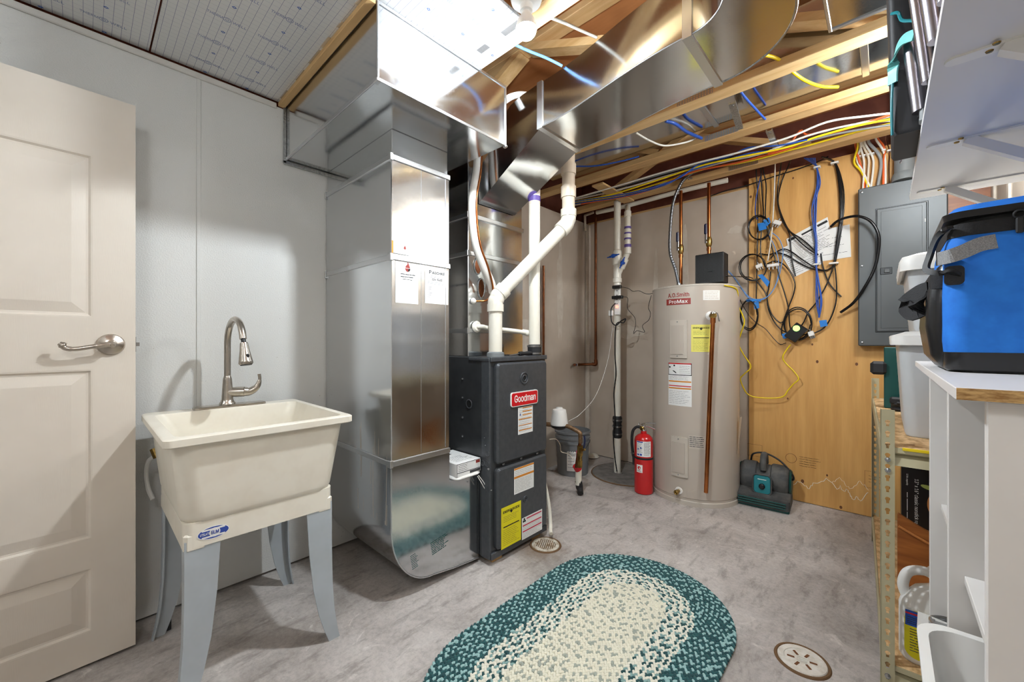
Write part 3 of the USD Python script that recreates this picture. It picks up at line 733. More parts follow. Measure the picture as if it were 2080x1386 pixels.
for (px, py, r) in [(940, 770, .006), (940, 808, .006), (940, 848, .006), (940, 886, .006), (985, 890, .003), (987, 905, .003), (993, 953, .006), (999, 996, .003)]:
    c = P(px, py, y=FY0); part(fu, 'screw', lathe([(r, 0), (r, .6), (r * .5, 1), (0, 1)], 10, c, c + (0, -.007, 0)), 'steel')
for (px, py, r) in [(953, 821, .022), (991, 922, .013), (981, 941, .014), (990, 943, .014)]:
    c = P(px, py, y=FY0)
    part(fu, 'knockout_hole', cyl(c, c + (0, -.0015, 0), r, 24), 'hole'); part(fu, 'hole_rim', ring(c + (0, -.001, 0), (0, 1, 0), r, .003, 24, 6), 'furnace_grey')
part(fu, 'door_latch', cat([cbox(FX, FX + .01, y, y + .016, .497, .508, .002) for y in (1.50, 1.64, 1.78)]), 'steel')
part(fu, 'drain_tube', tube([(.74, 1.885, .30), (.77, 1.886, .18), (.79, 1.876, .08), (.81, 1.85, .055), (.83, 1.83, .045)], .011, 10), 'pvc')
part(fu, 'cable_clamp', cat([cbox(.70, .73, FY1, FY1 + .02, .80, .84, .004), ring((.715, FY1 + .012, .82), (0, 1, 0), .014, .005)]), 'black')

# packaged humidifier pad box on the boot ledge
bxp = thing('carton', 'small white carton in torn plastic resting on the ledge between duct and furnace', 'box', (.585, 1.325, .467))
part(bxp, 'plastic_bag', loft([rr3(.46, .706, 1.238, 1.40, .4675, .03), rr3(.47, .712, 1.236, 1.404, .474, .03), rr3(.47, .70, 1.245, 1.40, .482, .03)]), 'white', 60)
part(bxp, 'carton', cbox(.47, .70, 1.245, 1.404, .481, .546, .002), 'paper')
pl = Plane((.70, 1.245, .481), (0, 1, 0), (0, 0, 1))
part(bxp, 'printed_side', cat([pl.rect(.002, .158, .018, .0205, 0, .0006), pl.rect(.085, .155, .004, .016, 0, .0006), pl.rect(.002, .158, .062, .064, 0, .0006), pl.rect(.001, .003, 0, .065, 0, .0006)] + lines(pl, .012, .075, .024, .058, 4, .0016, 41, off=0)), 'ink', False)
part(bxp, 'colour_block', pl.rect(.125, .152, .046, .060, 0, .0007), 'red_dull', False)
pl = Plane((.69, 1.25, .546), (0, 1, 0), (-1, 0, 0))
part(bxp, 'printed_top', cat(lines(pl, .02, .13, .02, .11, 5, .0022, 42, off=0)), 'ink', False)
part(bxp, 'printed_block', pl.rect(.02, .09, .15, .2, 0, .0006), 'ink', False)
single('thermostat_wire', 'pair of thin white wires dangling from under the white carton', 'wire', cat([tube([P(970, 968, x=.715), P(980, 985, x=.72), P(990, 1005, x=.715), P(993, 1018, x=.70)], .0022, 6), tube([P(972, 966, x=.716), P(984, 983, x=.722), P(992, 1003, x=.717), P(994, 1019, x=.70)], .0022, 6)]), 'white')

# ================================================================== SUPPLY PLENUM AND DUCT
sp = thing('supply_plenum', 'galvanized supply plenum standing on top of the furnace behind the white vent pipes', 'air duct', (.31, 1.65, FZ1))
part(sp, 'coil_case', cbox(.06, .570, 1.430, 1.880, FZ1, 1.205, .003), 'galv', 20)
part(sp, 'coil_case', cbox(.06, .570, 1.430, 1.880, 1.210, 1.628, .003), 'galv', 20)
part(sp, 'plenum_section', cbox(.06, .566, 1.434, 1.876, 1.632, 2.34, .003), 'galv', 20)
for z in (1.207, 1.630, 1.838):
    part(sp, 'drive_cleat', cat([cbox(.562, .577, 1.426, 1.884, z - .012, z + .012, .002), cbox(.06, .57, 1.424, 1.434, z - .012, z + .012, .002), cbox(.556, .580, 1.418, 1.436, z - .016, z + .016, .002)]), 'cleat')
for px, py, w, h in [(970, 541, .05, .09), (977, 586, .05, .11)]:
    c = P(px, py, x=.570)
    hp = part(sp, 'pipe_opening', extrude(sa.scale(sg.Point(0, 0).buffer(1), w / 2, h / 2), c, (0, 1, 0), (0, 0, 1), .003), 'copper_dull', False, label='rough opening showing copper pipe')
    part(hp, 'opening_rim', tube([c + (.003, w / 2 * math.cos(a), h / 2 * math.sin(a)) for a in np.linspace(0, 6.283, 21)], .004, 6, smooth=False), 'galv_dull')
sd = thing('supply_duct', 'curved galvanized supply duct sweeping up from the plenum and across overhead', 'air duct', (1.1, 1.6, 1.91))
n1 = [(.572, 1.917), (1.057, 2.147), (1.057, ZC - .003), (.93, ZC - .003), (.84, 2.345), (.77, 2.30), (.71, 2.235), (.655, 2.16), (.61, 2.13), (.572, 2.12)]
def tri(poly, y0f, y1f):
    """Loft between two side outlines: near side y0f(x), far side y1f(x)."""
    p = np.array(poly); A = np.c_[p[:, 0], [y0f(x) for x in p[:, 0]], p[:, 1]]; B = np.c_[p[:, 0], [y1f(x) for x in p[:, 0]], p[:, 1]]
    g = sg.Polygon(poly); v2, f2 = trimesh.creation.triangulate_polygon(g, engine='earcut')
    n = len(p); V = np.vstack([A, B]); F = []
    from scipy.spatial import cKDTree
    k = cKDTree(p).query(v2)[1]; f2 = k[f2]
    F += [tuple(f) for f in f2] + [tuple(f[::-1] + n) for f in f2]
    for i in range(n): j = (i + 1) % n; F += [(i, i + n, j + n), (i, j + n, j)]
    m = trimesh.Trimesh(V, F, process=False); m.fix_normals(); return m
L = lambda a, b: (lambda x: a + (b - a) * np.clip((x - .572) / .485, 0, 1))
part(sd, 'takeoff', tri(n1, L(1.505, 1.456), L(1.800, 1.764)), 'galv', 20, label='slanted takeoff from the plenum')
X1, X2, ZB = 1.057, 1.756, 2.147
ss = lambda t: t * t * (3 - 2 * t)
N0 = lambda x: 1.456 - .106 * ss((x - X1) / (X2 - X1)); F0 = lambda x: 1.764 - .085 * ss((x - X1) / (X2 - X1))
def tunnel(path_near, path_far, z0, z1):
    """Closed duct between near and far plan curves."""
    rings = [np.array([(a[0], a[1], z0), (b[0], b[1], z0), (b[0], b[1], z1), (a[0], a[1], z1)]) for a, b in zip(path_near, path_far)]
    return loft(rings)
xs = np.linspace(X1 + .004, X2, 25)
og = part(sd, 'offset_section', tunnel([(x, N0(x)) for x in xs], [(x, F0(x)) for x in xs], ZB, ZC - .004), 'galv', 20, label='S-curved offset section')
part(og, 'standing_seam', cat([tube([(x, N0(x) - .001, ZB + .001) for x in xs], .003, 6, smooth=False), tube([(x, F0(x), ZB + .001) for x in xs], .003, 6, smooth=False)]), 'cleat')
a_ = np.linspace(0, math.pi / 2, 16)
nearp = [(X2 + .004 + .14 * math.sin(a), 1.35 - .14 * (1 - math.cos(a))) for a in a_]
farp = [(X2 + .004 + .285 * math.sin(a), 1.679 - .30 * (1 - math.cos(a))) for a in a_]
nearp += [(X2 + .144, y) for y in (1.12, 1.0, .8, .2)]; farp += [(X2 + .289, y) for y in (1.25, 1.10, .8, .2)]
el = part(sd, 'elbow', tunnel(nearp, farp, ZB, ZC - .004), 'galv_mirror', 35, label='mirror-bright elbow turning overhead')
part(el, 'standing_seam', cat([tube([(x, y, ZB + .001) for x, y in nearp[:18]], .003, 6, smooth=False), tube([(x, y, ZB + .001) for x, y in farp[:18]], .0045, 6, smooth=False)]), 'galv_dull')
def collar(x, y0, y1, w=.030):
    o, i = sg.box(y0 - .007, ZB - .007, y1 + .007, ZC - .001), sg.box(y0 + .004, ZB + .004, y1 - .004, ZC - .008)
    return part(sd, 'drive_collar', extrude(o.difference(i), (x - w / 2, 0, 0), (0, 1, 0), (0, 0, 1), w), 'cleat', False)
collar(X1 - .004, 1.456, 1.764); collar(X2, 1.35, 1.679)
tk = thing('trunk_duct', 'long flat trunk duct between the floor trusses behind the curved supply duct', 'air duct', (1.6, 2.37, 2.42))
part(tk, 'duct_section', cbox(.3, 1.50, 2.20, 2.545, 2.42, 2.66, .003), 'galv', 20)
part(tk, 'duct_section', cbox(1.506, 2.16, 2.20, 2.545, 2.42, 2.66, .003), 'galv_mirror', 20)
part(tk, 'duct_section', cbox(2.166, XR, 2.20, 2.535, 2.42, 2.66, .003), 'galv_mirror', 20)
for x in (1.503, 2.163): part(tk, 'drive_cleat', cat([cbox(x - .014, x + .014, 2.193, 2.55, 2.412, 2.421, .002), cbox(x - .014, x + .014, 2.192, 2.201, 2.412, 2.66, .002)]), 'cleat')
bd = thing('branch_duct', 'dark reflective duct end box at the top right in front of the nearest truss', 'air duct', (2.37, 1.85, 2.372))
part(bd, 'duct_section', cbox(2.075, XR, 1.72, 2.0, 2.372, 2.62, .003), 'galv_mirror', 20)
part(bd, 'drive_cleat', cat([cbox(2.068, XR, 1.998, 2.012, 2.366, 2.40, .002), cbox(2.066, 2.078, 1.72, 2.008, 2.364, 2.376, .002)]), 'cleat')
# straps under the trusses
for lbl, a, b, mt in [('galvanized strap spanning the nearest and middle trusses under the trunk duct', P(1487, 205, z=ZC - .004), P(1503, 258, z=ZC - .004), 'galv_dull'), ('galvanized strap spanning the middle and farthest trusses over the cable run', P(1562, 262, z=ZC - .004), P(1580, 306, z=ZC - .004), 'galv_dull')]:
    d = (b - a) / np.linalg.norm(b - a); s = np.array([d[1], -d[0], 0])
    u = sg.box(-.016, -.003, .016, .003).union(sg.box(-.016, -.003, -.011, .012)).union(sg.box(.011, -.003, .016, .012))
    st = thing('metal_strap', lbl, 'strap', (a + b) / 2)
    part(st, 'channel', extrude(sa.translate(u, 0, -.012), a, s, (0, 0, 1), np.linalg.norm(b - a) * (1 if np.cross(s, (0, 0, 1)) @ d > 0 else -1)), mt, False)
    part(st, 'nail', cat([cyl(p - (0, 0, .018), p - (0, 0, .002), .005, 8) for p in (a + d * .02, b - d * .02)]), 'steel')

# ================================================================== LAMP
lp = thing('ceiling_lamp', 'bare glowing bulb in a white porcelain lampholder on the ceiling', 'lamp', (BULB[0], BULB[1], 2.24))
part(lp, 'lampholder', zlathe([(.0, 2.305), (.022, 2.305), (.024, 2.325), (.034, 2.330), (.052, 2.338), (.056, 2.352), (.054, ZC - .002), (0, ZC - .002)], BULB[0], BULB[1]), 'white', 40)
part(lp, 'mounting_box', cbox(BULB[0] - .05, BULB[0] + .05, BULB[1] - .05, BULB[1] + .049, ZC, ZC + .04, .003), 'steel')
part(lp, 'bulb', zlathe([(0, 2.210), (.012, 2.2115), (.024, 2.218), (.033, 2.230), (.0362, 2.242), (0, 2.242)], BULB[0], BULB[1]), 'bulb_glow', 60, label='glowing dome of the bulb')
part(lp, 'bulb_housing', zlathe([(0, 2.2425), (.0365, 2.2425), (.0365, 2.252), (.032, 2.270), (.020, 2.290), (.014, 2.300), (.013, 2.305), (0, 2.305)], BULB[0], BULB[1]), 'white', 60)  # opaque upper half added to keep bulb light off the foam board
hl = thing('hall_lamp', 'added round globe lamp beyond the open door, out of view, for fill light', 'lamp', (.75, -1.5, 2.25))  # added lamp, sends fill light in through the doorway
part(hl, 'lamp_base', zlathe([(0, 2.37), (.09, 2.37), (.09, 2.399), (0, 2.399)], .75, -1.5), 'white', 40)
part(hl, 'globe', zlathe([(0, 2.24), (.06, 2.25), (.09, 2.29), (.09, 2.34), (.07, 2.37), (0, 2.37)], .75, -1.5), 'hall_fill_glow', 60)
gl2 = thing('globe_lamp', 'added opal fill lamp on the ceiling, out of view behind the camera', 'lamp', (2.2, -.5, 2.1))  # added fill lamp, brightens the room from the camera side
part(gl2, 'lamp_base', zlathe([(0, 2.33), (.08, 2.33), (.08, ZC - .001), (0, ZC - .001)], 2.2, -.5), 'white', 40)
part(gl2, 'globe', zlathe([(.13 * math.sin(a), 2.205 - .13 * math.cos(a)) for a in np.linspace(0, math.pi, 20)], 2.2, -.5), 'fill_glow', 60)
gl3 = thing('globe_lamp', 'added opal fill lamp above the metal shelf, hidden behind the wall shelf', 'lamp', (2.46, 2.36, 2.05))  # added fill lamp, kept out of sight to brighten the back wall
part(gl3, 'lamp_base', zlathe([(0, 2.33), (.08, 2.33), (.08, 2.40), (0, 2.40)], 2.46, 2.36), 'white', 40)
part(gl3, 'globe', zlathe([(.13 * math.sin(a), 2.205 - .13 * math.cos(a)) for a in np.linspace(0, math.pi, 20)], 2.46, 2.36), 'back_fill_glow', 60)
# ================================================================== DOOR
DH, DF = np.array([.195, -.665, 0]), np.array([.174, .135, 0])
du_ = (DF - DH) / np.linalg.norm(DF - DH); dn = np.cross(du_, [0, 0, 1.0]); WD = np.linalg.norm(DF - DH)
D = Plane(DH, du_, (0, 0, 1))                       # n points into the room (+x)
def Pd(px, py):
    d = FWD + (px - 1040) / FPX * RGT - (py - 693) / FPX * UPV
    t = ((DH - CAM) @ D.n) / (d @ D.n); q = CAM + t * d - DH
    return q @ du_, q[2]
dr = struct('door_1', label='white moulded three-panel door standing open against the wall')
u_r = Pd(188, 316)[0]; stile = WD - u_r
cols = [(Pd(188, 316)[1], Pd(188, 645)[1]), (Pd(190, 751)[1], Pd(191, 1094)[1]), (Pd(191, 1152)[1], Pd(192, 1280)[1])]
Z0, Z1 = .012, 2.032
holes = [sg.box(stile, zb, u_r, zt) for zt, zb in cols]
fr = sg.box(0, Z0, WD, Z1).difference(unary_union(holes))
part(dr, 'door_frame', extrude(fr, D.o - .035 * D.n, D.r, D.u, .035), 'door_paint', False)
for zt, zb in cols:
    R_ = lambda ins, n: np.array([D(a, b, n) for a, b in ((stile + ins, zb + ins), (u_r - ins, zb + ins), (u_r - ins, zt - ins), (stile + ins, zt - ins))])
    part(dr, 'raised_panel', loft([R_(-.002, -.034), R_(-.002, -.0005), R_(.004, -.001), R_(.010, -.008), R_(.016, -.009), R_(.050, -.001), R_(.052, -.0008)]), 'door_paint', False)
ku, kz = Pd(225, 700); hc = lambda n, a=0, b=0: D(ku + a, kz + b, n)
hd = part(dr, 'door_handle', lathe([(.037, 0), (.038, .15), (.034, .5), (.020, .75), (.014, .8), (.013, 1), (0, 1)], 36, hc(0), hc(.026)), 'nickel', 40, label='satin nickel lever handle')
part(hd, 'lever', tube([hc(.02), hc(.048), hc(.054, -.012, .0), hc(.054, -.045, -.006), hc(.05, -.085, -.014), hc(.046, -.108, -.012), hc(.045, -.118, -.002)], [.011] * 12 + [.009] * 12 + [.0075] * 12 + [.0085] * 13, 12), 'nickel', 50)
part(hd, 'lever_tip', lathe([(.001, 0), (.011, .3), (.012, .55), (.006, 1)], 16, hc(.045, -.109, -.008), hc(.045, -.124, .006)), 'nickel', 60)
part(hd, 'lock_button', lathe([(.007, 0), (.007, .7), (.004, 1), (0, 1)], 16, hc(.05), hc(.064)), 'nickel', 50)
part(dr, 'latch', cat([extrude(rrect(.022, .055, .002), D(WD, kz, -.0175), -D.n, (0, 0, 1), -.0015) if False else box(DF[0] - .03, DF[0] - .006, DF[1], DF[1] + .002, kz - .028, kz + .028), box(DF[0] - .024, DF[0] - .012, DF[1], DF[1] + .012, kz - .007, kz + .007)]), 'steel', False)
for z in (.25, 1.02, 1.80):
    part(dr, 'hinge', cyl(D(-.004, z - .045, -.002), D(-.004, z + .045, -.002), .007, 10), 'nickel')

# ================================================================== LAUNDRY SINK
sk = thing('laundry_sink', 'white plastic laundry tub on four grey legs with a satin nickel gooseneck faucet', 'sink', (.42, .435, 0))
outer = loft([rr3(.105, .730, .16, .707, .866, .02), rr3(.10, .735, .155, .712, .862, .022), rr3(.10, .735, .155, .712, .842, .022), rr3(.106, .729, .161, .706, .838, .022), rr3(.122, .712, .178, .690, .836, .05),
              rr3(.145, .690, .198, .666, .640, .06), rr3(.148, .687, .202, .661, .605, .06), rr3(.154, .680, .208, .655, .588, .06), rr3(.172, .662, .226, .637, .574, .06)][::-1])
inner = loft([rr3(.235, .620, .27, .60, .600, .06), rr3(.212, .655, .235, .635, .615, .06), rr3(.196, .688, .212, .660, .80, .05), rr3(.188, .704, .188, .680, .858, .035), rr3(.184, .708, .184, .684, .868, .03), rr3(.184, .708, .184, .684, .90, .03)])
tb = part(sk, 'tub', diff(outer, inner), 'tub', 35)
sk_o, sk_i = rrect(.522, .450, .03), rrect(.504, .432, .025)
apr = extrude(sa.translate(sk_o.difference(sk_i), .417, .4315), (0, 0, .512), (1, 0, 0), (0, 1, 0), .078)
notch = sg.Polygon([(-.15, -1), (-.15, .03), (-.12, .045), (.12, .045), (.15, .03), (.15, -1)])
part(sk, 'apron', cat([apr] + [cbox(x - .03, x + .03, y - .03, y + .03, .498, .560, .01) for x in (.187, .647) for y in (.2375, .6255)]), 'tub', 30)
def leg(x, y, sx, sy):
    """Angle leg at the corner (x, y); flanges run inward (-sx, -sy), foot flares out along sy."""
    def flange(prof, ax):
        rings = []
        for z, o, w, fl in prof:
            if ax == 'y': a, b = y + sy * fl, y + sy * fl - sy * w; rings.append(np.array([(x, a, z), (x, b, z), (x - sx * .006, b, z), (x - sx * .006, a, z)]))
            else: a, b = x - sx * .0065, x - sx * w; yy = y + sy * fl; rings.append(np.array([(a, yy, z), (b, yy, z), (b, yy - sy * .006, z), (a, yy - sy * .006, z)]))
        return loft(rings)
    zs = [(.535, 0, .092, 0), (.36, 0, .082, .000), (.22, 0, .070, .003), (.12, 0, .058, .010), (.05, 0, .048, .020), (.0, 0, .040, .030)]
    zs2 = [(z, o, w * .55, f) for z, o, w, f in zs]
    return part(sk, 'leg', cat([flange(zs, 'y'), flange(zs2, 'x')]), 'leg_grey', False)
leg(.675, .210, 1, -1); leg(.675, .653, 1, 1); leg(.159, .210, -1, -1); leg(.159, .653, -1, 1)
part(sk, 'foot_bracket', cbox(.152, .158, .20, .24, .004, .08, .002), 'black')
pl = Plane(P(400, 1104, x=.6785), (0, 1, 0), (0, 0, 1))
a_, b_ = P(400, 1104, x=.6785), P(466, 1080, x=.6785); ww = b_[1] - a_[1]; hh = .040
st = part(sk, 'sticker', pl.poly(sa.scale(sg.Point(0, 0).buffer(1, 24), ww / 2, hh / 2), ww / 2, hh / 2, 0, .0006), 'white', False, label='oval blue and white maker sticker')
el_ = sa.scale(sg.Point(0, 0).buffer(1, 24), ww / 2 - .0025, hh / 2 - .0025)
bars = unary_union([sg.box(-ww * .36, -hh * .34, ww * .36, -hh * .20), sg.box(-ww * .36, hh * .20, ww * .36, hh * .34)])
part(st, 'blue_field', pl.poly(el_.difference(bars).difference(sg.Point(ww * .04, 0).buffer(hh * .36)), ww / 2, hh / 2, .0006, .0004), 'blue_print', False)
part(st, 'lettering', cat([pl.text('UTILATUB', ww * .08, hh * .42, hh * .17, True, .0012, ww * .36)]), 'white', False)
part(st, 'emblem', cat([pl.text('ELM', ww * .54, hh * .38, hh * .26, True, .0012, hh * .52, True)]), 'blue_print', False)
# plumbing under the tub
part(sk, 'drain_trap', tube([(.42, .44, .57), (.42, .44, .50), (.40, .45, .455), (.34, .46, .43), (.27, .47, .455), (.25, .475, .50), (.2, .48, .52), (.02, .49, .52)], .021, 14), 'pvc')
part(sk, 'supply_hose', tube([(.13, .20, .70), (.10, .178, .675), (.075, .172, .62), (.075, .178, .56), (.10, .19, .52)], .008, 8), 'white')
part(sk, 'hose_fitting', cyl((.13, .20, .69), (.118, .19, .725), .012, 10), 'brass')
# faucet: a thing mounted on the tub's deck, kept as parts of the sink
fc = np.array([.148, P(462, 822, x=.148)[1], .866])
fb = part(sk, 'faucet', zlathe([(.030, .876), (.030, .882), (.025, .889), (.0215, .90), (.0165, .985), (.0125, 1.0), (0, 1.0)], fc[0], fc[1]), 'nickel', 40, label='satin nickel gooseneck faucet')
part(fb, 'deck_plate', extrude(sa.translate(rrect(.060, .262, .02), fc[0], fc[1] + .012), (0, 0, .866), (1, 0, 0), (0, 1, 0), .010, .003), 'nickel', 40)
arc = [(fc[0], fc[1], .985), (fc[0], fc[1], 1.10)] + [(fc[0] + .10 - .10 * math.cos(a), fc[1] + .006 * (1 - math.cos(a)), 1.135 + .105 * math.sin(a)) for a in np.linspace(0, math.pi * .93, 12)]
part(fb, 'spout', tube(arc, .0125, 16, per=4), 'nickel', 50)
e1 = np.array(arc[-1]); e2 = e1 + np.array([.006, .001, -.014])
part(fb, 'hose_ring', cyl(e1, e2, .0085, 16), 'black')
e3 = e2 + np.array([.016, .004, -.088])
part(fb, 'spray_head', lathe([(.0125, 0), (.014, .05), (.017, .35), (.0245, .85), (.0255, .93), (.022, 1), (0, 1)], 24, e2, e3), 'nickel', 40)
part(fb, 'spray_face', lathe([(.020, 0), (.020, .8), (0, 1)], 24, e3, e3 + (e3 - e2) * .03), 'black')
part(fb, 'spray_button', cbox(e2[0] + .026, e2[0] + .033, e2[1] + .0, e2[1] + .012, e2[2] - .075, e2[2] - .045, .003), 'black')
h0 = fc + (0, 0, .062)
part(fb, 'valve_body', lathe([(.0, 0), (.019, .02), (.022, .5), (.022, 1), (0, 1)], 24, h0, h0 + (.02, .058, 0)), 'nickel', 40)
part(fb, 'lever', tube([h0 + (.02, .058, 0), h0 + (.026, .078, .0), h0 + (.034, .102, .018), h0 + (.038, .112, .05), h0 + (.038, .110, .075)], list(np.linspace(.021, .016, 12)) + list(np.linspace(.016, .008, 12)) + [.0065] * 9, 14), 'nickel', 50)

# ================================================================== WATER HEATER
HC, HR = np.array([1.169, 3.172]), .300
wh = thing('water_heater', 'tall grey-beige electric water heater with a copper relief pipe down its front', 'water heater', (HC[0], HC[1], 0))
part(wh, 'tank', zlathe([(0, .006), (HR - .012, .006), (HR - .004, .012), (HR - .004, .050), (HR, .054), (HR, 1.535), (HR - .004, 1.545), (HR - .02, 1.550), (.12, 1.562), (0, 1.563)], HC[0], HC[1], 96), 'heater', 25)
part(wh, 'base_ring', zlathe([(HR - .02, .0), (HR + .001, .0), (HR + .002, .03), (HR - .002, .034), (HR - .02, .034)], HC[0], HC[1], 96), 'heater_panel', 25)
part(wh, 'top_rim', zlathe([(HR - .004, 1.532), (HR + .0025, 1.534), (HR + .0025, 1.543), (HR - .004, 1.547)], HC[0], HC[1], 96), 'heater_panel', 25)
def hit(px, py, R=HR):
    d = FWD + (px - 1040) / FPX * RGT - (py - 693) / FPX * UPV
    o = CAM[:2] - HC; a = d[:2] @ d[:2]; b = 2 * o @ d[:2]; c = o @ o - R * R
    t = (-b - math.sqrt(b * b - 4 * a * c)) / (2 * a); q = CAM + t * d
    return math.atan2(q[1] - HC[1], q[0] - HC[0]), q[2], q
def hp(px0, py0, px1, py1):
    """Label rectangle on the tank between two pixels: plane, width, height."""
    t0, zt, _ = hit(px0, py0); t1, zb, _ = hit(px1, py1)
    zb = hit(px0, py1)[1]
    return Plane(cyl=(HC, HR, t0, zb)), (t1 - t0) * HR, zt - zb
pl, w, h = hp(1357, 597, 1400, 605)
part(wh, 'maker_name', pl.text('A.O.Smith', 0, 0, h * .95, True, 0, w), 'red_dull', False, label='dark red maker lettering')
pl, w, h = hp(1354, 609, 1403, 621)
label_part(wh, 'model_plate', pl, w, h, 'red_dull', [('lettering', 'white', [pl.text('ProMax', w / 2, h * .24, h * .55, True, .0012, w * .78, True)])], lab='red plate reading ProMax')
pl, w, h = hp(1428, 590, 1462, 610)
label_part(wh, 'rating_label', pl, w, h, 'white', [('text_lines', 'silver_print', lines(pl, w * .1, w * .92, h * .1, h * .9, 5, .004, 51, .1))])
for i, (a, b, c, d) in enumerate([(1363, 651, 1396, 727), (1365, 885, 1398, 964)]):
    pl, w, h = hp(a, b, c, d)
    ap = part(wh, 'access_panel', pl.rect(0, w, 0, h, -.002, .012), 'heater_panel', False)
    part(ap, 'panel_face', cat([pl.rect(.008, w - .022, h * .10, h * .86, .012, .017)]), 'heater', False)
    part(ap, 'panel_screw', cat([pl.poly(sg.Point(0, 0).buffer(.004), w * .45, h * .95, .012, .002), pl.poly(sg.Point(0, 0).buffer(.004), w * .45, h * .05, .012, .002)]), 'steel', False)
pl, w, h = hp(1404, 660, 1444, 715)
energy(wh, 'energy_label', pl, w, h, 'yellow_pale', seed=61)
pl, w, h = hp(1358, 737, 1405, 822)
label_part(wh, 'warning_label', pl, w, h, 'paper', [('colour_bar', 'red', [pl.rect(0, w, h * .975, h, .0008, .0012), pl.rect(w * .02, w * .98, h * .455, h * .475, .0008, .0012)]),
    ('orange_bar', 'orange', [pl.rect(w * .02, w * .98, h * .555, h * .585, .0008, .0012), pl.rect(w * .02, w * .98, h * .395, h * .425, .0008, .0012)]),
    ('picture_frame', 'ink_black', [pl.rect(0, w, h * .715, h * .73, .0008, .0012), pl.rect(0, w * .02, h * .715, h, .0008, .0012), pl.rect(w * .98, w, h * .715, h, .0008, .0012), pl.poly(sg.Polygon([(0, 0), (.016, -.006), (.03, -.018), (.024, -.02), (.006, -.008)]), w * .2, h * .83, .0008), pl.poly(sg.Point(0, 0).buffer(.006), w * .28, h * .94, .0008), pl.poly(sg.Point(0, 0).buffer(.006), w * .07, h * .90, .0008)]),
    ('text_lines', 'ink_light', lines(pl, w * .04, w * .95, h * .04, h * .36, 8, .002, 71) + lines(pl, w * .5, w * .95, h * .75, h * .95, 5, .002, 72) + lines(pl, w * .05, w * .95, h * .6, h * .7, 3, .0018, 73))])
pl, w, h = hp(1399, 884, 1433, 911)
label_part(wh, 'specification_label', pl, w, h, 'heater_panel', [('text_lines', 'ink', lines(pl, w * .05, w * .95, h * .1, h * .95, 6, .0035, 81))])
t, z, q = hit(1443, 642); o = np.array([math.cos(t), math.sin(t), 0]); q0 = np.array([HC[0], HC[1], z]) + HR * o
part(wh, 'valve_flange', lathe([(.032, 0), (.030, .6), (.02, 1), (0, 1)], 28, q0 - .002 * o, q0 + .008 * o), 'white', 40)
rv = part(wh, 'relief_valve', lathe([(.012, 0), (.016, .3), (.020, .5), (.023, .8), (.018, 1), (0, 1)], 20, q0, q0 + .06 * o), 'brass', 40)
part(rv, 'valve_cap', lathe([(.021, 0), (.019, .6), (.01, 1), (0, 1)], 20, q0 + .05 * o + (0, 0, .012), q0 + .05 * o + (0, 0, .028)), 'chrome', 40)
s_ = np.array([-o[1], o[0], 0])
part(rv, 'test_lever', tube([q0 + .055 * o + (0, 0, .02), q0 + .06 * o + .02 * s_ + (0, 0, .015), q0 + .055 * o + .035 * s_ + (0, 0, -.04)], .004, 6), 'chrome')
pt = q0 + .042 * o
t2, z2, q2 = hit(1434, 1001, HR + .04); pb = np.array([q2[0], q2[1], q2[2]])
part(rv, 'relief_pipe', tube([pt, pt + (0, 0, -.03), pb + (pt - pb) * .5, pb], .0135, 16, per=4), 'copper', 50)
part(rv, 'pipe_coupling', cyl(pt + (0, 0, -.01), pt + (0, 0, -.05), .017, 18), 'copper')
t, z, q = hit(1379, 997); o = np.array([math.cos(t), math.sin(t), 0]); q0 = np.array([HC[0], HC[1], z]) + HR * o
dv = part(wh, 'drain_valve', lathe([(.012, 0), (.012, .5), (.015, .55), (.015, .9), (0, 1)], 16, q0, q0 + .05 * o), 'brass', 40)
part(dv, 'drain_flange', lathe([(.026, 0), (.024, .8), (0, 1)], 28, q0 - .001 * o, q0 + .006 * o), 'white')
part(dv, 'drain_knob', ring(q0 + .05 * o, o, .012, .005, 16, 8), 'brass')
part(wh, 'torn_paper', sheet(lambda a, b: (lambda th, z: (np.array([HC[0] + (HR + .006 + .02 * b) * math.cos(th), HC[1] + (HR + .006 + .02 * b) * math.sin(th), z]), np.array([math.cos(th), math.sin(th), 0])))(hit(1497, 850)[0] + .10 * (a - .5) * (1 - .75 * (1 - b)), .36 + .26 * b), 4, 6, .001), 'paper_tan', 40)
# pipes and conduit over the heater
def valve_pipe(lbl, px, py_top, py_valve, zb, xoff):
    c = P(px, 560, y=3.17); x, y = c[0], 3.17
    t = thing('copper_pipe', lbl, 'pipe', (x, y, zb))
    zt = P(px, py_top, y=y)[2]; zv = P(px, py_valve, y=y)[2]
    part(t, 'pipe', cyl((x, y, zb), (x, y, zt), .0125, 18), 'copper', 40)
    part(t, 'coupling', cat([cyl((x, y, zv - .05), (x, y, zv - .07), .016, 16), cyl((x, y, zb), (x, y, zb + .03), .018, 16)]), 'copper')
    v = part(t, 'ball_valve', lathe([(.014, 0), (.020, .2), (.022, .5), (.020, .8), (.014, 1)], 18, (x, y, zv - .045), (x, y, zv + .03)), 'brass', 40)
    part(v, 'valve_lever', cbox(x - .020, x - .004, y - .036, y - .030, zv - .02, zv + .07, .002), 'steel')
    part(v, 'lever_grip', cbox(x - .024, x - .002, y - .041, y - .027, zv + .045, zv + .125, .007), 'navy')
    part(v, 'valve_stem', cyl((x, y, zv), (x - .008, y - .036, zv), .007, 10), 'brass')
    return x, y
valve_pipe('copper water pipe with a navy lever valve at the left of the heater top', 1383, 388, 505, 1.557, 0)
valve_pipe('copper water pipe with a navy lever valve rising behind the black router', 1440, 372, 490, 1.557, 0)
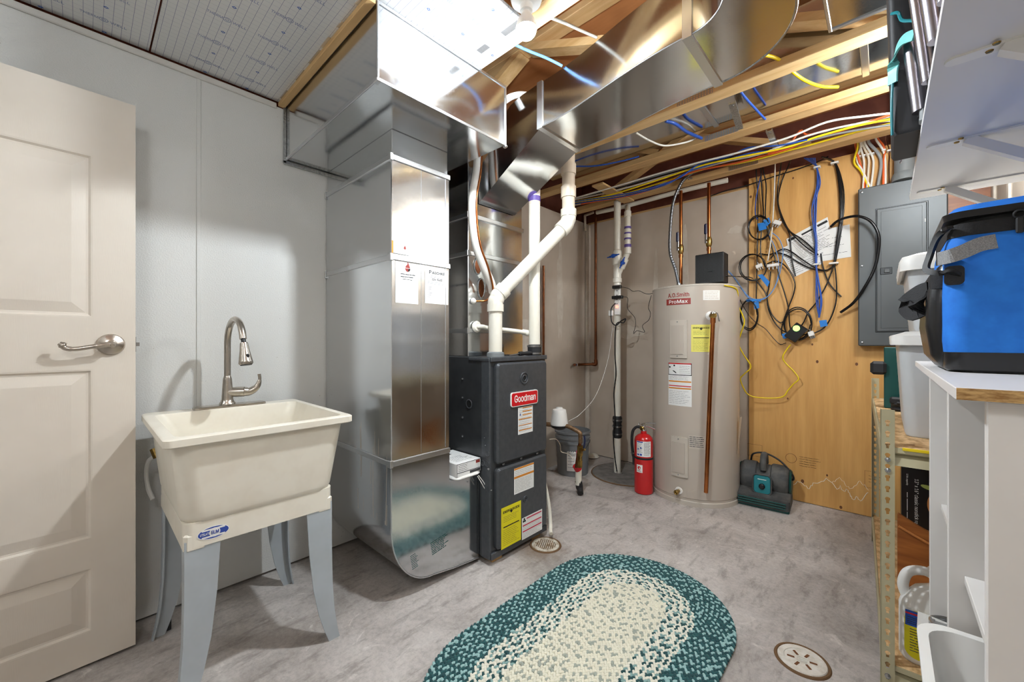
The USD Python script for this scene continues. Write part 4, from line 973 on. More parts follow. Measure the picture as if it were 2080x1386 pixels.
fx = [P(1380, 583, y=3.10), P(1372, 548, y=3.1), P(1361, 512, y=3.1), P(1362, 460, y=3.1), P(1368, 410, y=3.1), P(1384, 372, y=3.1), P(1400, 356, y=3.11), P(1420, 345, y=3.13)]
fx[0] = np.array([fx[0][0], 3.10, 1.558])
sp_ = spline(fx, 14); arc_l = np.arange(len(sp_))
cdt = thing('flexible_conduit', 'ribbed metal flexible conduit curving from the heater top into the trusses', 'conduit', fx[0])
part(cdt, 'conduit', tube(sp_, .0105 + .0015 * (arc_l % 2), 12, smooth=False), 'flex', False)
c = P(1398, 362, y=3.1); part(cdt, 'conduit_clamp', cat([ring(c, sp_[-8] - sp_[-14], .0125, .003), cyl(c, c + (.03, -.01, -.012), .006, 8)]), 'steel')
part(cdt, 'connector', cyl(fx[0], fx[0] + (-.004, 0, .03), .016, 14), 'steel')
rt = thing('router', 'matte black perforated router box standing on top of the water heater', 'router', (1.235, 3.06, 1.557))
a, b = P(1412, 580, y=3.02), P(1470, 580, y=3.02)
part(rt, 'case', cbox(a[0], b[0], 3.02, 3.13, 1.559, P(1440, 515, y=3.02)[2], .004), 'router_black')
gx = np.linspace(a[0] + .014, b[0] - .012, 19); gz = np.linspace(1.575, P(1440, 519, y=3.02)[2], 19)
part(rt, 'perforation', extrude(unary_union([sg.Point(x, z).buffer(.0022, 3) for i, x in enumerate(gx) for z in gz + (0 if i % 2 else .006)]), (0, 3.0198, 0), (1, 0, 0), (0, 0, 1), .0006), 'hole', False, kind='stuff')
part(rt, 'logo_mark', extrude(sg.Polygon([(-.03, -.002), (.0, .004), (.035, .003), (.008, 0), (.02, -.008), (-.004, -.003)]), ((a[0] + b[0]) / 2 + .01, 3.0190, 1.64), (1, 0, 0), (0, 0, 1), .001), 'black_gloss', False)

# ================================================================== FIRE EXTINGUISHER
EX = P(1307.5, 1000, z=0)[:2]; ex, ey = EX; er = .068
fe = thing('fire_extinguisher', 'red fire extinguisher with a black hose standing left of the water heater', 'fire extinguisher', (ex, ey, 0))
part(fe, 'cylinder', zlathe([(0, .0), (er - .01, .0), (er - .002, .004), (er, .012), (er, .395), (er - .006, .418), (er - .024, .436), (.022, .447), (.020, .468), (0, .468)], ex, ey, 48), 'red_paint', 40)
part(fe, 'retaining_band', zlathe([(er, .262), (er + .002, .262), (er + .002, .276), (er, .276)], ex, ey, 48), 'rubber')
tc = math.atan2(-ey, 2.23 - ex)
pl = Plane(cyl=(EX, er, tc - .80, .285))
label_part(fe, 'instruction_label', pl, .110, .115, 'paper', [('colour_block', 'blue_print', [pl.rect(.003, .048, .105, .113, .0008, .0012), pl.rect(.006, .02, .008, .02, .0008, .0012), pl.rect(.026, .042, .008, .022, .0008, .0012), pl.rect(.008, .018, .05, .06, .0008, .0012), pl.rect(.028, .04, .06, .07, .0008, .0012)]), ('text_lines', 'ink', lines(pl, .056, .106, .01, .11, 9, .003, 91) + lines(pl, .006, .046, .028, .1, 7, .002, 92))])
pl = Plane(cyl=(EX, er, tc - .80, .165))
label_part(fe, 'safety_sticker', pl, .046, .058, 'white', [('red_symbol', 'red', [pl.poly(sg.Point(0, 0).buffer(.012).difference(sg.Point(.003, -.002).buffer(.006)), .021, .034, .0008)]), ('text_lines', 'ink', lines(pl, .008, .04, .006, .018, 2, .002, 93))])
hd_ = part(fe, 'valve_head', zlathe([(.020, .466), (.021, .475), (.016, .480), (.014, .505), (0, .508)], ex, ey, 24), 'chrome', 40)
part(hd_, 'gauge', lathe([(.016, 0), (.016, .8), (.012, 1), (0, 1)], 20, (ex - .004, ey - .014, .488), (ex - .006, ey - .03, .488)), 'brass')
part(hd_, 'carry_handle', tube([(ex - .01, ey, .497), (ex + .03, ey + .004, .505), (ex + .085, ey + .01, .490)], .006, 8), 'chrome')
part(hd_, 'squeeze_lever', tube([(ex - .02, ey, .512), (ex + .03, ey + .004, .530), (ex + .09, ey + .01, .532)], .005, 8), 'chrome')
part(hd_, 'safety_pin', ring((ex - .03, ey - .01, .512), (1, 0, .3), .012, .002, 18, 6), 'steel')
hs_ = tube([(ex - .012, ey - .004, .487), (ex - .05, ey - .01, .490), (ex - .080, ey - .016, .455), (ex - .086, ey - .02, .38), (ex - .080, ey - .02, .30), (ex - .074, ey - .02, .26), (ex - .070, ey - .022, .20)], [.0105] * 40 + [.0085] * 9, 10)
part(fe, 'hose', hs_, 'rubber', 50)
part(fe, 'hose_clip', cbox(ex - .092, ex - .062, ey - .03, ey - .01, .282, .292, .002), 'steel')

# ================================================================== SUMP, DRAIN PIPES
SP = P(1254, 961, z=.008); sx, sy = SP[0], SP[1]
sm = thing('sump_pit', 'round weathered grey sump cover set in the concrete under the white drain pipe', 'sump cover', (.60, 3.21, 0))
g = sg.Point(.60, 3.205).buffer(.295, 24)
part(sm, 'cover', extrude(g, (0, 0, 0), (1, 0, 0), (0, 1, 0), .010, .004), 'sump', 20)
part(sm, 'rim_gap', ring((.60, 3.205, .002), (0, 0, 1), .300, .006, 64, 6), 'rust')
part(sm, 'cover_collar', zlathe([(.036, .010), (.046, .010), (.046, .016), (.036, .018)], sx, sy, 28), 'sump')
dp = thing('sump_drain_pipe', 'white plastic discharge pipe with blue-handled valve rising from the sump lid', 'pipe', (sx, sy, .01))
zz = lambda py: P(1254, py, y=sy)[2]
pr = .030
part(dp, 'pipe', cyl((sx, sy, .010), (sx, sy, zz(888)), pr, 24), 'pvc', 40)
part(dp, 'pipe', cyl((sx, sy, zz(850)), (sx, sy, 2.3595), pr * .98, 24), 'pvc', 40)
rc = part(dp, 'rubber_coupling', zlathe([(pr + .004, zz(889)), (pr + .010, zz(885)), (pr + .010, zz(876)), (pr + .004, zz(872)), (pr + .008, zz(866)), (pr + .004, zz(860)), (pr + .010, zz(857)), (pr + .010, zz(848)), (pr, zz(845))], sx, sy, 28), 'rubber', 40)
part(rc, 'hose_clamp', cat([zlathe([(pr + .010, zz(y) - .006), (pr + .013, zz(y) - .006), (pr + .013, zz(y) + .006), (pr + .010, zz(y) + .006)], sx, sy, 28) for y in (853, 866, 881)]), 'steel')
bv = part(dp, 'ball_valve', zlathe([(pr, zz(575)), (pr + .008, zz(574)), (pr + .008, zz(566)), (pr + .003, zz(565)), (pr + .003, zz(540)), (pr + .012, zz(538)), (pr + .014, zz(528)), (pr + .014, zz(514)), (pr + .008, zz(510)), (pr + .004, zz(509)), (pr, zz(508))], sx, sy, 28), 'pvc', 40)
def wing(c, a, l=.055):
    a = np.asarray(a, float); a /= np.linalg.norm(a)
    return cat([tube([c - l * a, c - l * .45 * a, c, c + l * .45 * a, c + l * a], [.005] * 6 + [.009] * 6 + [.016] * 9 + [.009] * 6 + [.005] * 6, 10), cyl(c, c + (.0, .03, 0), .012, 12)])
part(bv, 'valve_handle', wing(np.array([sx - .008, sy - pr - .028, zz(522)]), (1, .1, .16)), 'blue_plastic', 50)
B2 = P(1275, 470, y=sy)
br = thing('branch_drain_pipe', 'second white drain pipe with purple primer rings joining the sump pipe at an angle', 'pipe', (B2[0], sy, zz(548)))
z2_ = lambda py: P(1275, py, y=sy)[2]
part(br, 'pipe', cyl((B2[0], sy, z2_(512)), (B2[0], sy, z2_(432)), .0235, 22), 'pvc', 40)
part(br, 'coupling', cat([cyl((B2[0], sy, z2_(a)), (B2[0], sy, z2_(b)), .029, 22) for a, b in ((516, 500), (484, 466), (440, 430))]), 'pvc', 40)
part(br, 'primer_ring', cat([cyl((B2[0], sy, z2_(a)), (B2[0], sy, z2_(b)), .0296, 22) for a, b in ((503, 497), (487, 484), (476, 473), (465, 461))]), 'purple')
q0, q1 = np.array([B2[0], sy, z2_(512)]), np.array([sx + .012, sy, zz(556)])
part(br, 'angled_pipe', tube([q0 + (0, 0, .01), q0, q0 + (q1 - q0) * .4, q1], .024, 16), 'pvc', 50)
bv2 = part(br, 'ball_valve', cyl(q0 + (q1 - q0) * .3, q0 + (q1 - q0) * .75, .033, 20), 'pvc', 40)
part(bv2, 'valve_handle', wing(q0 + (q1 - q0) * .5 + (.02, -.055, -.01), (.5, 0, 1), .05), 'blue_plastic', 50)
hz = [P(1215, 428, y=3.36), P(1268, 415, y=3.36)]
single('horizontal_drain_pipe', 'long white plastic drain pipe running along the top of the back wall', 'pipe', cat([tube([P(1212, 432, y=3.29), P(1270, 419, y=3.29), P(1380, 389, y=3.29), P(1478, 366, y=3.29)], .019, 16), cyl(P(1275, 420, y=3.29), (B2[0], sy, z2_(432)), .0235, 16)]), 'pvc', 50)
single('drip_pipe', 'short dirty white pipe hanging down in the back left corner', 'pipe', cat([cyl(P(1189, 470, y=3.44), P(1188, 438, y=3.44), .012, 12), cyl(P(1188, 438, y=3.44), P(1205, 432, y=3.40), .012, 12)]), 'pvc_beige', 50)
# power strip and adapters on the pipe
yq = sy - pr
ps = thing('power_strip', 'white power strip strapped upright to the sump pipe with two black adapters', 'power strip', P(1252, 640, y=yq))
a, b = P(1248, 640, y=yq - .02), P(1259, 578, y=yq - .02)
part(ps, 'strip', cbox(a[0], b[0], yq - .022, yq - .0005, a[2], b[2], .004), 'white')
part(ps, 'outlet', cat([cbox((a[0] + b[0]) / 2 - .004, (a[0] + b[0]) / 2 + .004, yq - .0228, yq - .0215, z, z + .008, .001) for z in np.linspace(a[2] + .09, b[2] - .02, 5)]), 'hole', False)
part(ps, 'switch', cbox(a[0] + .012, b[0] - .012, yq - .026, yq - .021, zz(627), zz(622), .002), 'led_red')
for py, w0, w1 in ((583, 1244, 1261), (604, 1243, 1264)):
    p0, p1 = P(w0, py + 4, y=yq - .045), P(w1, py - 4, y=yq - .045)
    part(ps, 'power_adapter', cbox(p0[0], p1[0], yq - .055, yq - .022, p0[2], p1[2], .004), 'black')
yv = yq - .04
part(ps, 'plug', cat([cbox(P(1237, 640, y=yv)[0], P(1245, 640, y=yv)[0], yv - .012, yv + .012, P(1240, 642, y=yv)[2], P(1240, 631, y=yv)[2], .004)]), 'white')
def cable(name, lbl, pts, r, mat, y=3.46, group=None, cat_='cable', n=7, per=7):
    q = [P(p[0], p[1], y=(p[2] if len(p) > 2 else y)) for p in pts]
    return single(name, lbl, cat_, tube(q, r, n, per=per), mat, 60, group)
cable('adapter_cord', 'thin black adapter cord running from the upper adapter across to the heater top', [(1261, 583, yq - .04), (1276, 586, 3.2), (1286, 592, 3.25), (1298, 591, 3.25), (1312, 597, 3.2), (1326, 596, 3.08), (1338, 588, 3.05), (1346, 586, 3.03), (1360, 585, 3.0)], .0022, 'black')
cable('adapter_cord', 'thin black adapter cord dangling from the lower adapter down to the heater side', [(1264, 603, yq - .04), (1275, 606, 3.25), (1275, 627, 3.28), (1289, 645, 3.3), (1291, 660, 3.32), (1287, 678, 3.34), (1294, 672, 3.36), (1309, 675, 3.37), (1305, 662, 3.35), (1318, 650, 3.33), (1321, 636, 3.3), (1317, 624, 3.28), (1323, 600, 3.2)], .0022, 'black')
cable('power_cable', 'thick black pump cord looped on the sump pipe and running down to the lid', [(1250, 616, yq - .03), (1242, 626, yq - .05), (1241, 640, yq - .05), (1243, 655, yq - .05), (1252, 661, yq - .06), (1262, 652, yq - .06), (1271, 648, yq - .06), (1266, 656, yq - .06), (1256, 655, yq - .05), (1250, 668, yq - .03), (1249, 720, yq - .02), (1251, 760, yq - .02), (1247, 800, yq - .02), (1249, 850, yq - .03), (1246, 890, yq - .02), (1249, 930, yq - .02), (1253, 958, yq - .01)], .0048, 'black')
cable('white_wire', 'thin white wire drooping from the sump pipe across to the white filter', [(1245, 660, 3.15), (1235, 730, 3.1), (1212, 800, 2.85), (1180, 840, 2.6), (1155, 856, 2.46)], .0018, 'white')

# ================================================================== COPPER LINES AT THE LEFT BACK CORNER
yk = 3.42; zc_ = P(1205, 740, y=yk)[2]
xk = P(1210, 600, y=yk)[0]
cp = thing('copper_line', 'dark copper line dropping down the back corner then turning left to the furnace', 'pipe', (xk, yk, zc_))
part(cp, 'pipe', tube([(xk, yk, 2.36), (xk, yk, zc_ + .03)], .0125, 14, smooth=False), 'copper_dull', 50)
pv = P(1170, 741, y=yk - .06); pl_ = P(1117, 742, x=.06)
part(cp, 'pipe', tube([(xk, yk, zc_), (xk - .02, yk - .02, zc_), pv, (pl_[0], 3.2, zc_)], .0125, 14, smooth=False), 'copper_dull', 50)
part(cp, 'elbow', tube([(xk, yk, zc_ + .045), (xk, yk, zc_), (xk - .035, yk - .008, zc_)], .017, 14, per=5), 'copper_dull', 50)
gv = part(cp, 'gate_valve', cat([cyl(pv + (-.05, -.004, 0), pv + (.03, .01, 0), .018, 14), cyl(pv, pv + (0, -.03, 0), .012, 12)]), 'brass')
part(gv, 'valve_wheel', cat([ring(pv + (0, -.032, .0), (0, 1, 0), .026, .006, 20, 8), cyl(pv + (-.024, -.032, 0), pv + (.024, -.032, 0), .005, 8), cyl(pv + (0, -.032, -.024), pv + (0, -.032, .024), .005, 8)]), 'blue_plastic')
part(cp, 'union_nut', cat([cyl(pv + (-.16, -.03, 0), pv + (-.08, -.015, 0), .020, 8), cyl(pv + (-.2, -.04, 0), pv + (-.17, -.03, 0), .024, 8)]), 'brass', False)
part(cp, 'yellow_tag', cbox(pv[0] - .10, pv[0] - .085, pv[1] - .03, pv[1] - .028, zc_ - .11, zc_ - .03, .001), 'yellow_label')
single('wall_pipe', 'thin brown pipe standing against the left wall just behind the white vent pipes', 'pipe', tube([P(1104, 540, x=.035), P(1104, 700, x=.035), P(1104, 900, x=.035)], .011, 10, smooth=False), 'copper_dull', 50)

# ================================================================== VENT PIPES ON THE FURNACE
vx, vy = .66, 1.55; vr = .0375
vzz = lambda py: P(1008, py, x=vx)[2]
v1 = thing('vent_pipe', 'white plastic vent pipe with a long slanted run crossing in front of the plenum', 'pipe', (vx, vy, FZ1))
za = vzz(606); top = np.array([.87, 1.945, 0]); zb2 = P(1155, 452, y=1.945)[2]; A_, B_ = np.array([vx, vy, za]), np.array([.87, 1.945, zb2])
dAB = (B_ - A_) / np.linalg.norm(B_ - A_)
part(v1, 'pipe', cyl((vx, vy, FZ1), (vx, vy, za - .04), vr, 32), 'pvc', 40)
part(v1, 'pipe', cyl(A_ + dAB * .05, B_ - dAB * .05, vr, 32), 'pvc', 40)
part(v1, 'pipe', cyl(B_ + (0, 0, .03), (B_[0], B_[1], 2.72), vr, 32), 'pvc_beige', 40)
def elbow(p, d0, d1, L=.075, R=vr * 1.16):
    d0, d1 = np.asarray(d0, float), np.asarray(d1, float)
    return cat([tube([p - d0 * L * .6, p - d0 * L * .25, p + (d1 - d0) * .012, p + d1 * L * .25, p + d1 * L * .6], R * .97, 28), cyl(p - d0 * L, p - d0 * L * .45, R * 1.05, 32), cyl(p + d1 * L * .45, p + d1 * L, R * 1.05, 32)])
part(v1, 'elbow', elbow(A_, (0, 0, 1), dAB), 'pvc', 50); part(v1, 'elbow', elbow(B_, dAB, (0, 0, 1)), 'pvc', 50)
for py in (395, 385): pass
zq = P(1155, 392, y=1.945)[2]
part(v1, 'coupling', cyl((B_[0], B_[1], zq - .03), (B_[0], B_[1], zq + .035), vr * 1.17, 32), 'pvc_beige', 40)
zq = P(1155, 345, y=1.945)[2]; part(v1, 'coupling', cyl((B_[0], B_[1], zq - .03), (B_[0], B_[1], zq + .03), vr * 1.17, 32), 'pvc_beige', 40)
part(v1, 'base_collar', zlathe([(vr, FZ1), (vr + .012, FZ1), (vr + .010, FZ1 + .02), (vr, FZ1 + .026)], vx, vy, 32), 'conduit_grey')
wx, wy, wr = .725, 1.808, .033
v2 = thing('exhaust_pipe', 'straight white plastic exhaust pipe on the furnace top with a black clamped coupling', 'pipe', (wx, wy, FZ1))
wz = lambda py: P(1090, py, x=wx)[2]
part(v2, 'pipe', cyl((wx, wy, FZ1), (wx, wy, wz(418)), wr, 32), 'pvc', 40)
part(v2, 'pipe', cyl((wx, wy, wz(418)), (wx, wy, 2.10), wr * 1.02, 32), 'pvc_beige', 40)
part(v2, 'primer_ring', cyl((wx, wy, wz(412)), (wx, wy, wz(402)), wr * 1.05, 32), 'purple')
cpl = part(v2, 'coupling', zlathe([(wr, FZ1), (wr + .007, FZ1 + .002), (wr + .008, wz(702)), (wr, wz(700))], wx, wy, 32), 'black_soft', 40)
part(cpl, 'hose_clamp', cat([zlathe([(wr + .0075, z), (wr + .011, z), (wr + .011, z + .010), (wr + .0075, z + .010)], wx, wy, 32) for z in (FZ1 + .008, wz(705))]), 'steel')
cz = P(968, 664, x=.58)
cn = thing('condensate_pipe', 'small white condensate pipe running from the plenum face to the exhaust pipe', 'pipe', cz)
part(cn, 'pipe', tube([(.576, cz[1], cz[2]), (.596, cz[1] + .004, cz[2]), (.600, cz[1] + .03, cz[2]), (.604, vy, cz[2] - .006), (.66, 1.70, cz[2] - .02), (wx - .028, wy - .02, cz[2] - .032)], .0125, 14, per=5), 'pvc', 50)
part(cn, 'flange', lathe([(.030, 0), (.032, .5), (.022, 1), (0, 1)], 24, (.574, cz[1], cz[2]), (.592, cz[1], cz[2])), 'pvc')
part(cn, 'pipe_socket', cyl((wx - .055, wy - .048, cz[2] - .026), (wx - .028, wy - .022, cz[2] - .032), .018, 14), 'pvc')
ls = [P(975, 250, x=.62), P(972, 300, x=.63), P(969, 350, x=.63), P(961, 400, x=.63), P(961, 450, x=.63), P(968, 500, x=.63), P(984, 545, x=.63), P(997, 575, x=.62), P(1001, 594, x=.61)]
rl = thing('refrigerant_line', 'white insulated refrigerant line curving down to the plenum beside a bare copper tube', 'pipe', ls[-1])
part(rl, 'insulation', tube(ls, .024, 16), 'white_insul', 50)
cu = [p + np.array([.027, .003, 0]) for p in ls[:-2]] + [P(1001, 583, x=.65), P(998, 602, x=.64), P(986, 611, x=.61), P(964, 612, x=.575)]
part(rl, 'copper_tube', tube(cu, .0055, 8), 'copper', 50)
c = P(960, 612, x=.572); part(rl, 'sealant', lathe([(.016, 0), (.018, .4), (.010, 1), (0, 1)], 10, c, c + (.02, 0, 0)), 'white_insul', 60)
sdv = thing('screwdriver', 'black handled screwdriver lying on top of the furnace between the vent pipes', 'screwdriver', (.72, 1.68, FZ1))
part(sdv, 'grip', lathe([(0, 0), (.012, .03), (.014, .2), (.010, .55), (.013, .8), (.012, .95), (0, 1)], 10, (.735, 1.765, FZ1 + .0145), (.738, 1.655, FZ1 + .0145)), 'black', 30)
part(sdv, 'shaft', cyl((.738, 1.655, FZ1 + .0145), (.74, 1.575, FZ1 + .006), .0035, 8), 'steel')

# ================================================================== BUCKET, FILTER, FLOOR DRAINS
bc = P(1161, 962, z=0); bx_, by_ = .225, 2.93
bk = thing('bucket', 'grey plastic bucket with a torn white label behind the furnace', 'bucket', (bx_, by_, 0))
ob_ = zlathe([(0, 0), (.128, 0), (.132, .006), (.142, .27), (.150, .272), (.150, .286), (.143, .288), (.144, .31), (.152, .312), (.152, .33), (.146, .332), (.147, .355), (.156, .357), (.156, .372), (.149, .374), (.146, .374), (.126, .01), (0, .01)], bx_, by_, 48)
part(bk, 'pail', ob_, 'bucket', 35)
tcb = math.atan2(-by_, 2.23 - bx_)
pl = Plane(cyl=((bx_, by_), .139, tcb - .35, .05))
label_part(bk, 'torn_label', pl, .12, .19, 'white', [('red_print', 'pink_red', [pl.rect(.078, .115, .01, .18, .0008, .0012)]), ('text_lines', 'ink_light', lines(pl, .008, .07, .02, .17, 6, .004, 95))])
part(bk, 'bail_handle', tube([(bx_ + .155 * math.cos(a), by_ + .155 * math.sin(a), .30 - .10 * math.sin((a - tcb + 1.3) / 2.6 * math.pi)) for a in np.linspace(tcb - 1.3, tcb + 1.3, 14)], .0025, 6), 'steel')
F_ = P(1136, 850, y=2.44); fx_, fy_ = F_[0], 2.44; fz = F_[2]
wf = thing('condensate_pump', 'white domed pump head with a black base and brass pipework in front of the bucket', 'pump', (fx_, fy_, 0))
part(wf, 'dome', zlathe([(0, fz - .05), (.062, fz - .05), (.066, fz - .04), (.056, fz + .03), (.052, fz + .05), (.053, fz + .054), (.048, fz + .066), (.026, fz + .074), (.024, fz + .082), (0, fz + .084)], fx_, fy_, 36), 'white', 40)
part(wf, 'base', zlathe([(0, fz - .085), (.035, fz - .08), (.060, fz - .066), (.066, fz - .05), (0, fz - .05)], fx_, fy_, 36), 'black', 40)
q = np.array([fx_, fy_, fz - .052]); q1 = P(1176, 878, y=2.46); q2 = P(1172, 960, y=2.50); q3 = P(1175, 985, y=2.53)
part(wf, 'pipe_elbow', tube([q + (.03, 0, .0), q + (.08, .006, 0), q1 + (0, 0, .0), q1 + (.008, .006, -.03), q1 + (.006, .01, -.08)], .0155, 12), 'pipe_brown', 50)
part(wf, 'inlet_pipe', cyl((fx_, fy_, fz - .055), (fx_ - .12, fy_ - .03, fz - .055), .017, 12), 'pipe_brown')
part(wf, 'copper_riser', cyl(q1 + (.006, .01, -.06), q2 + (0, -.01, .04), .012, 12), 'copper_dull')
part(wf, 'brass_valve', cat([cyl(q1 + (.004, .01, -.10), q1 + (.002, .012, -.17), .022, 8), cyl(q1 + (.002, .01, -.17), q1 + (.0, .012, -.21), .017, 12), cyl(q1 + (.0, .012, -.21), q1 + (-.002, .014, -.26), .020, 8), cyl(q1 + (.0, .01, -.14), q1 + (.045, .01, -.12), .009, 8)]), 'brass', False)
part(wf, 'black_lever', tube([q1 + (.045, 0, -.02), q1 + (.05, 0, -.06), q1 + (.04, 0, -.11)], .006, 8), 'navy')
part(wf, 'red_collar', cyl(q2 + (-.01, 0, .05), q2 + (.0, .02, .015), .027, 14), 'red')
part(wf, 'adapter', cyl(q2 + (.0, .02, .02), q3, .024, 14), 'pvc')
t0_ = P(1178, 975, y=2.53); t1_ = P(1182, 1001, z=.012)
part(wf, 'rubber_boot', tube([q3 + (0, 0, .03), q3 + (.004, .01, -.03), np.array([t1_[0] - .02, t1_[1] - .0, .06]), np.array([t1_[0] + .02, t1_[1] - .05, .024])], [.026] * 8 + [.024] * 8 + [.022] * 9, 14), 'rubber', 50)
cable('pump_wire', 'thin tan wire curling from the furnace past the bucket to the pump valve', [(1116, 893, 2.3), (1130, 893, 2.4), (1138, 905, 2.5), (1140, 918, 2.55), (1155, 923, 2.55), (1166, 936, 2.5)], .003, 'pvc_beige')
single('crumpled_cap', 'small white plastic scrap on the floor at the foot of the corner', 'scrap', zlathe([(0, 0), (.05, .002), (.062, .012), (.05, .03), (.02, .036), (0, .036)], *P(1204, 930, z=0)[:2], 20), 'pvc', 40)
def drain(name, lbl, px, py, R, mat, kind):
    c = P(px, py, z=0); x, y = c[0], c[1]
    t = thing(name, lbl, 'floor drain', (x, y, 0))
    part(t, 'cover', zlathe([(0, .004), (R * .72, .004), (R * .74, .0065), (R * .97, .007), (R, .004), (R, 0), (0, 0)], x, y, 48), mat, 30)
    part(t, 'rim', ring((x, y, .001), (0, 0, 1), R * 1.07, .006, 48, 6), 'rust')
    sl = []
    if kind == 'slots':
        for k in range(6):
            a = k * math.pi / 3 + .2
            sl.append(sa.translate(sa.rotate(sg.box(R * .30, -R * .055, R * .60, R * .055), math.degrees(a), origin=(0, 0)), x, y))
    else:
        for i in range(-5, 6):
            for j in range(-5, 6):
                if math.hypot(i, j) < 4.6: sl.append(sg.Point(x + i * R * .16 + (j % 2) * R * .08, y + j * R * .15).buffer(R * .045, 4))
    part(t, 'drain_holes', extrude(unary_union(sl), (0, 0, .0068 if kind == 'dots' else .0042), (1, 0, 0), (0, 1, 0), .0008), 'rust' if kind == 'dots' else 'knot', False)
    if kind == 'slots': part(t, 'centre_ribs', cat([cbox(x - R * .22, x + R * .22, y + d - .0018, y + d + .0018, .004, .0068, .001) for d in (-.012, -.004, .004, .012)]), mat)
drain('floor_drain', 'round white floor drain cover with slots in the open concrete at the right', 1629, 1343, .074, 'drain_white', 'slots')
drain('floor_drain', 'rust-stained perforated floor drain cover at the foot of the furnace', 1108, 1108, .078, 'drain_rusty', 'dots')

# ================================================================== AIR MOVER
A0, A1 = P(1515, 1006, z=.01), P(1600, 1034, z=.01)
am = thing('air_mover', 'dusty grey and dark green air mover fan on the floor right of the water heater', 'fan', (1.60, 3.31, 0), rotz=4)
W_ = .150
sh = lambda ins: [(-.13 + .0, .018), (-.135, .06), (-.105, .11), (-.075, .15), (-.085, .20), (-.06, .255), (0, .285), (.07, .27), (.115, .22), (.125, .14), (.115, .05), (.09, .018)]
def ploft(pts, xs_, scl):
    p = np.array(pts); c = p.mean(0); rings = []
    for x, s in zip(xs_, scl): q = c + (p - c) * s; rings.append(np.c_[np.full(len(q), x), q[:, 0], q[:, 1]])
    return loft(rings)
drum = [(.105 * math.cos(a) + .02, .168 + .112 * math.sin(a)) for a in np.linspace(0, 2 * math.pi, 28, endpoint=False)]
part(am, 'housing', ploft(drum, [-W_, -W_ + .006, -W_ + .018, -W_ + .036, -.060, -.048, -.040, .040, .048, .060, W_ - .036, W_ - .018, W_ - .006, W_], [.70, .84, .93, .985, 1.0, .985, .90, .90, .985, 1.0, .985, .93, .84, .70]), 'dust_grey', 40)
for s in (-1, 1): part(am, 'side_guard', ploft(drum, [s * W_, s * (W_ + .012)] if s > 0 else [-(W_ + .012), -W_], [.82, .72] if s > 0 else [.72, .82]), 'green_dark', 40)
noz = [(-.150, .018), (-.155, .085), (-.07, .115), (.06, .10), (.09, .018)]
part(am, 'outlet', ploft(noz, [-W_ - .012, -W_ - .004, -W_ + .012, W_ - .012, W_ + .004, W_ + .012], [.86, .96, 1, 1, .96, .86]), 'dust_grey', 30)
for z in (.030, .046, .062): part(am, 'grille_bar', cbox(-W_ + .01, W_ - .01, -.161, -.150, z, z + .008, .002), 'green_dark')
part(am, 'base', cbox(-W_ - .008, W_ + .008, -.14, .11, .0, .022, .006), 'green_dark')
cp_ = part(am, 'control_panel', extrude(sa.translate(rrect(.105, .13, .025), 0, .16), (0, -.100, 0), (1, 0, 0), (0, 0, 1), .018, .006), 'teal', 40, label='teal control panel')
part(cp_, 'panel_rim', tube([(x, -.117, z + .16) for x, z in list(rrect(.108, .133, .025).exterior.coords)], .005, 6, smooth=False), 'dust_grey')
part(cp_, 'speed_knob', lathe([(.019, 0), (.018, .7), (.012, 1), (0, 1)], 20, (.0, -.118, .148), (.0, -.136, .148)), 'black')
part(cp_, 'vent_slot', cbox(-.026, .026, -.1195, -.1175, .192, .197, .001), 'white')
part(am, 'handle', tube([(0, -.06, .245), (0, -.055, .30), (0, -.02, .335), (0, .03, .33), (0, .06, .27)], .021, 14), 'dust_grey', 50)
part(am, 'power_cord', tube([(-.09, .05, .27), (-.07, .02, .33), (0, .03, .345), (.09, .02, .31), (.16, 0, .24), (.17, .0, .20), (.145, .03, .19)], .006, 8), 'black', 50)

# ================================================================== BRAIDED RUG
RX, RY0, RY1 = 1.42, 1.02, 1.62            # spine of the oval
rug = thing('braided_rug', 'oval braided rug in dark teal, mixed and cream rings lying on the concrete', 'rug', (RX, 1.32, 0))
def oval(r, s):
    """Point and tangent at arclength s on the oval of radius r about the spine."""
    Ls = RY1 - RY0; C_ = 2 * Ls + 2 * math.pi * r; s = s % C_
    if s < Ls: return np.array([RX + r, RY0 + s]), np.array([0, 1.0])
    s -= Ls
    if s < math.pi * r: a = s / r; return np.array([RX + r * math.cos(a), RY1 + r * math.sin(a)]), np.array([-math.sin(a), math.cos(a)])
    s -= math.pi * r
    if s < Ls: return np.array([RX - r, RY1 - s]), np.array([0, -1.0])
    a = math.pi + (s - Ls) / r
    return np.array([RX + r * math.cos(a), RY0 + r * math.sin(a)]), np.array([-math.sin(a), math.cos(a)])
SB = trimesh.creation.icosphere(subdivisions=1); sbv, sbf = np.array(SB.vertices), np.array(SB.faces)
RW = .0182; nrow = 22
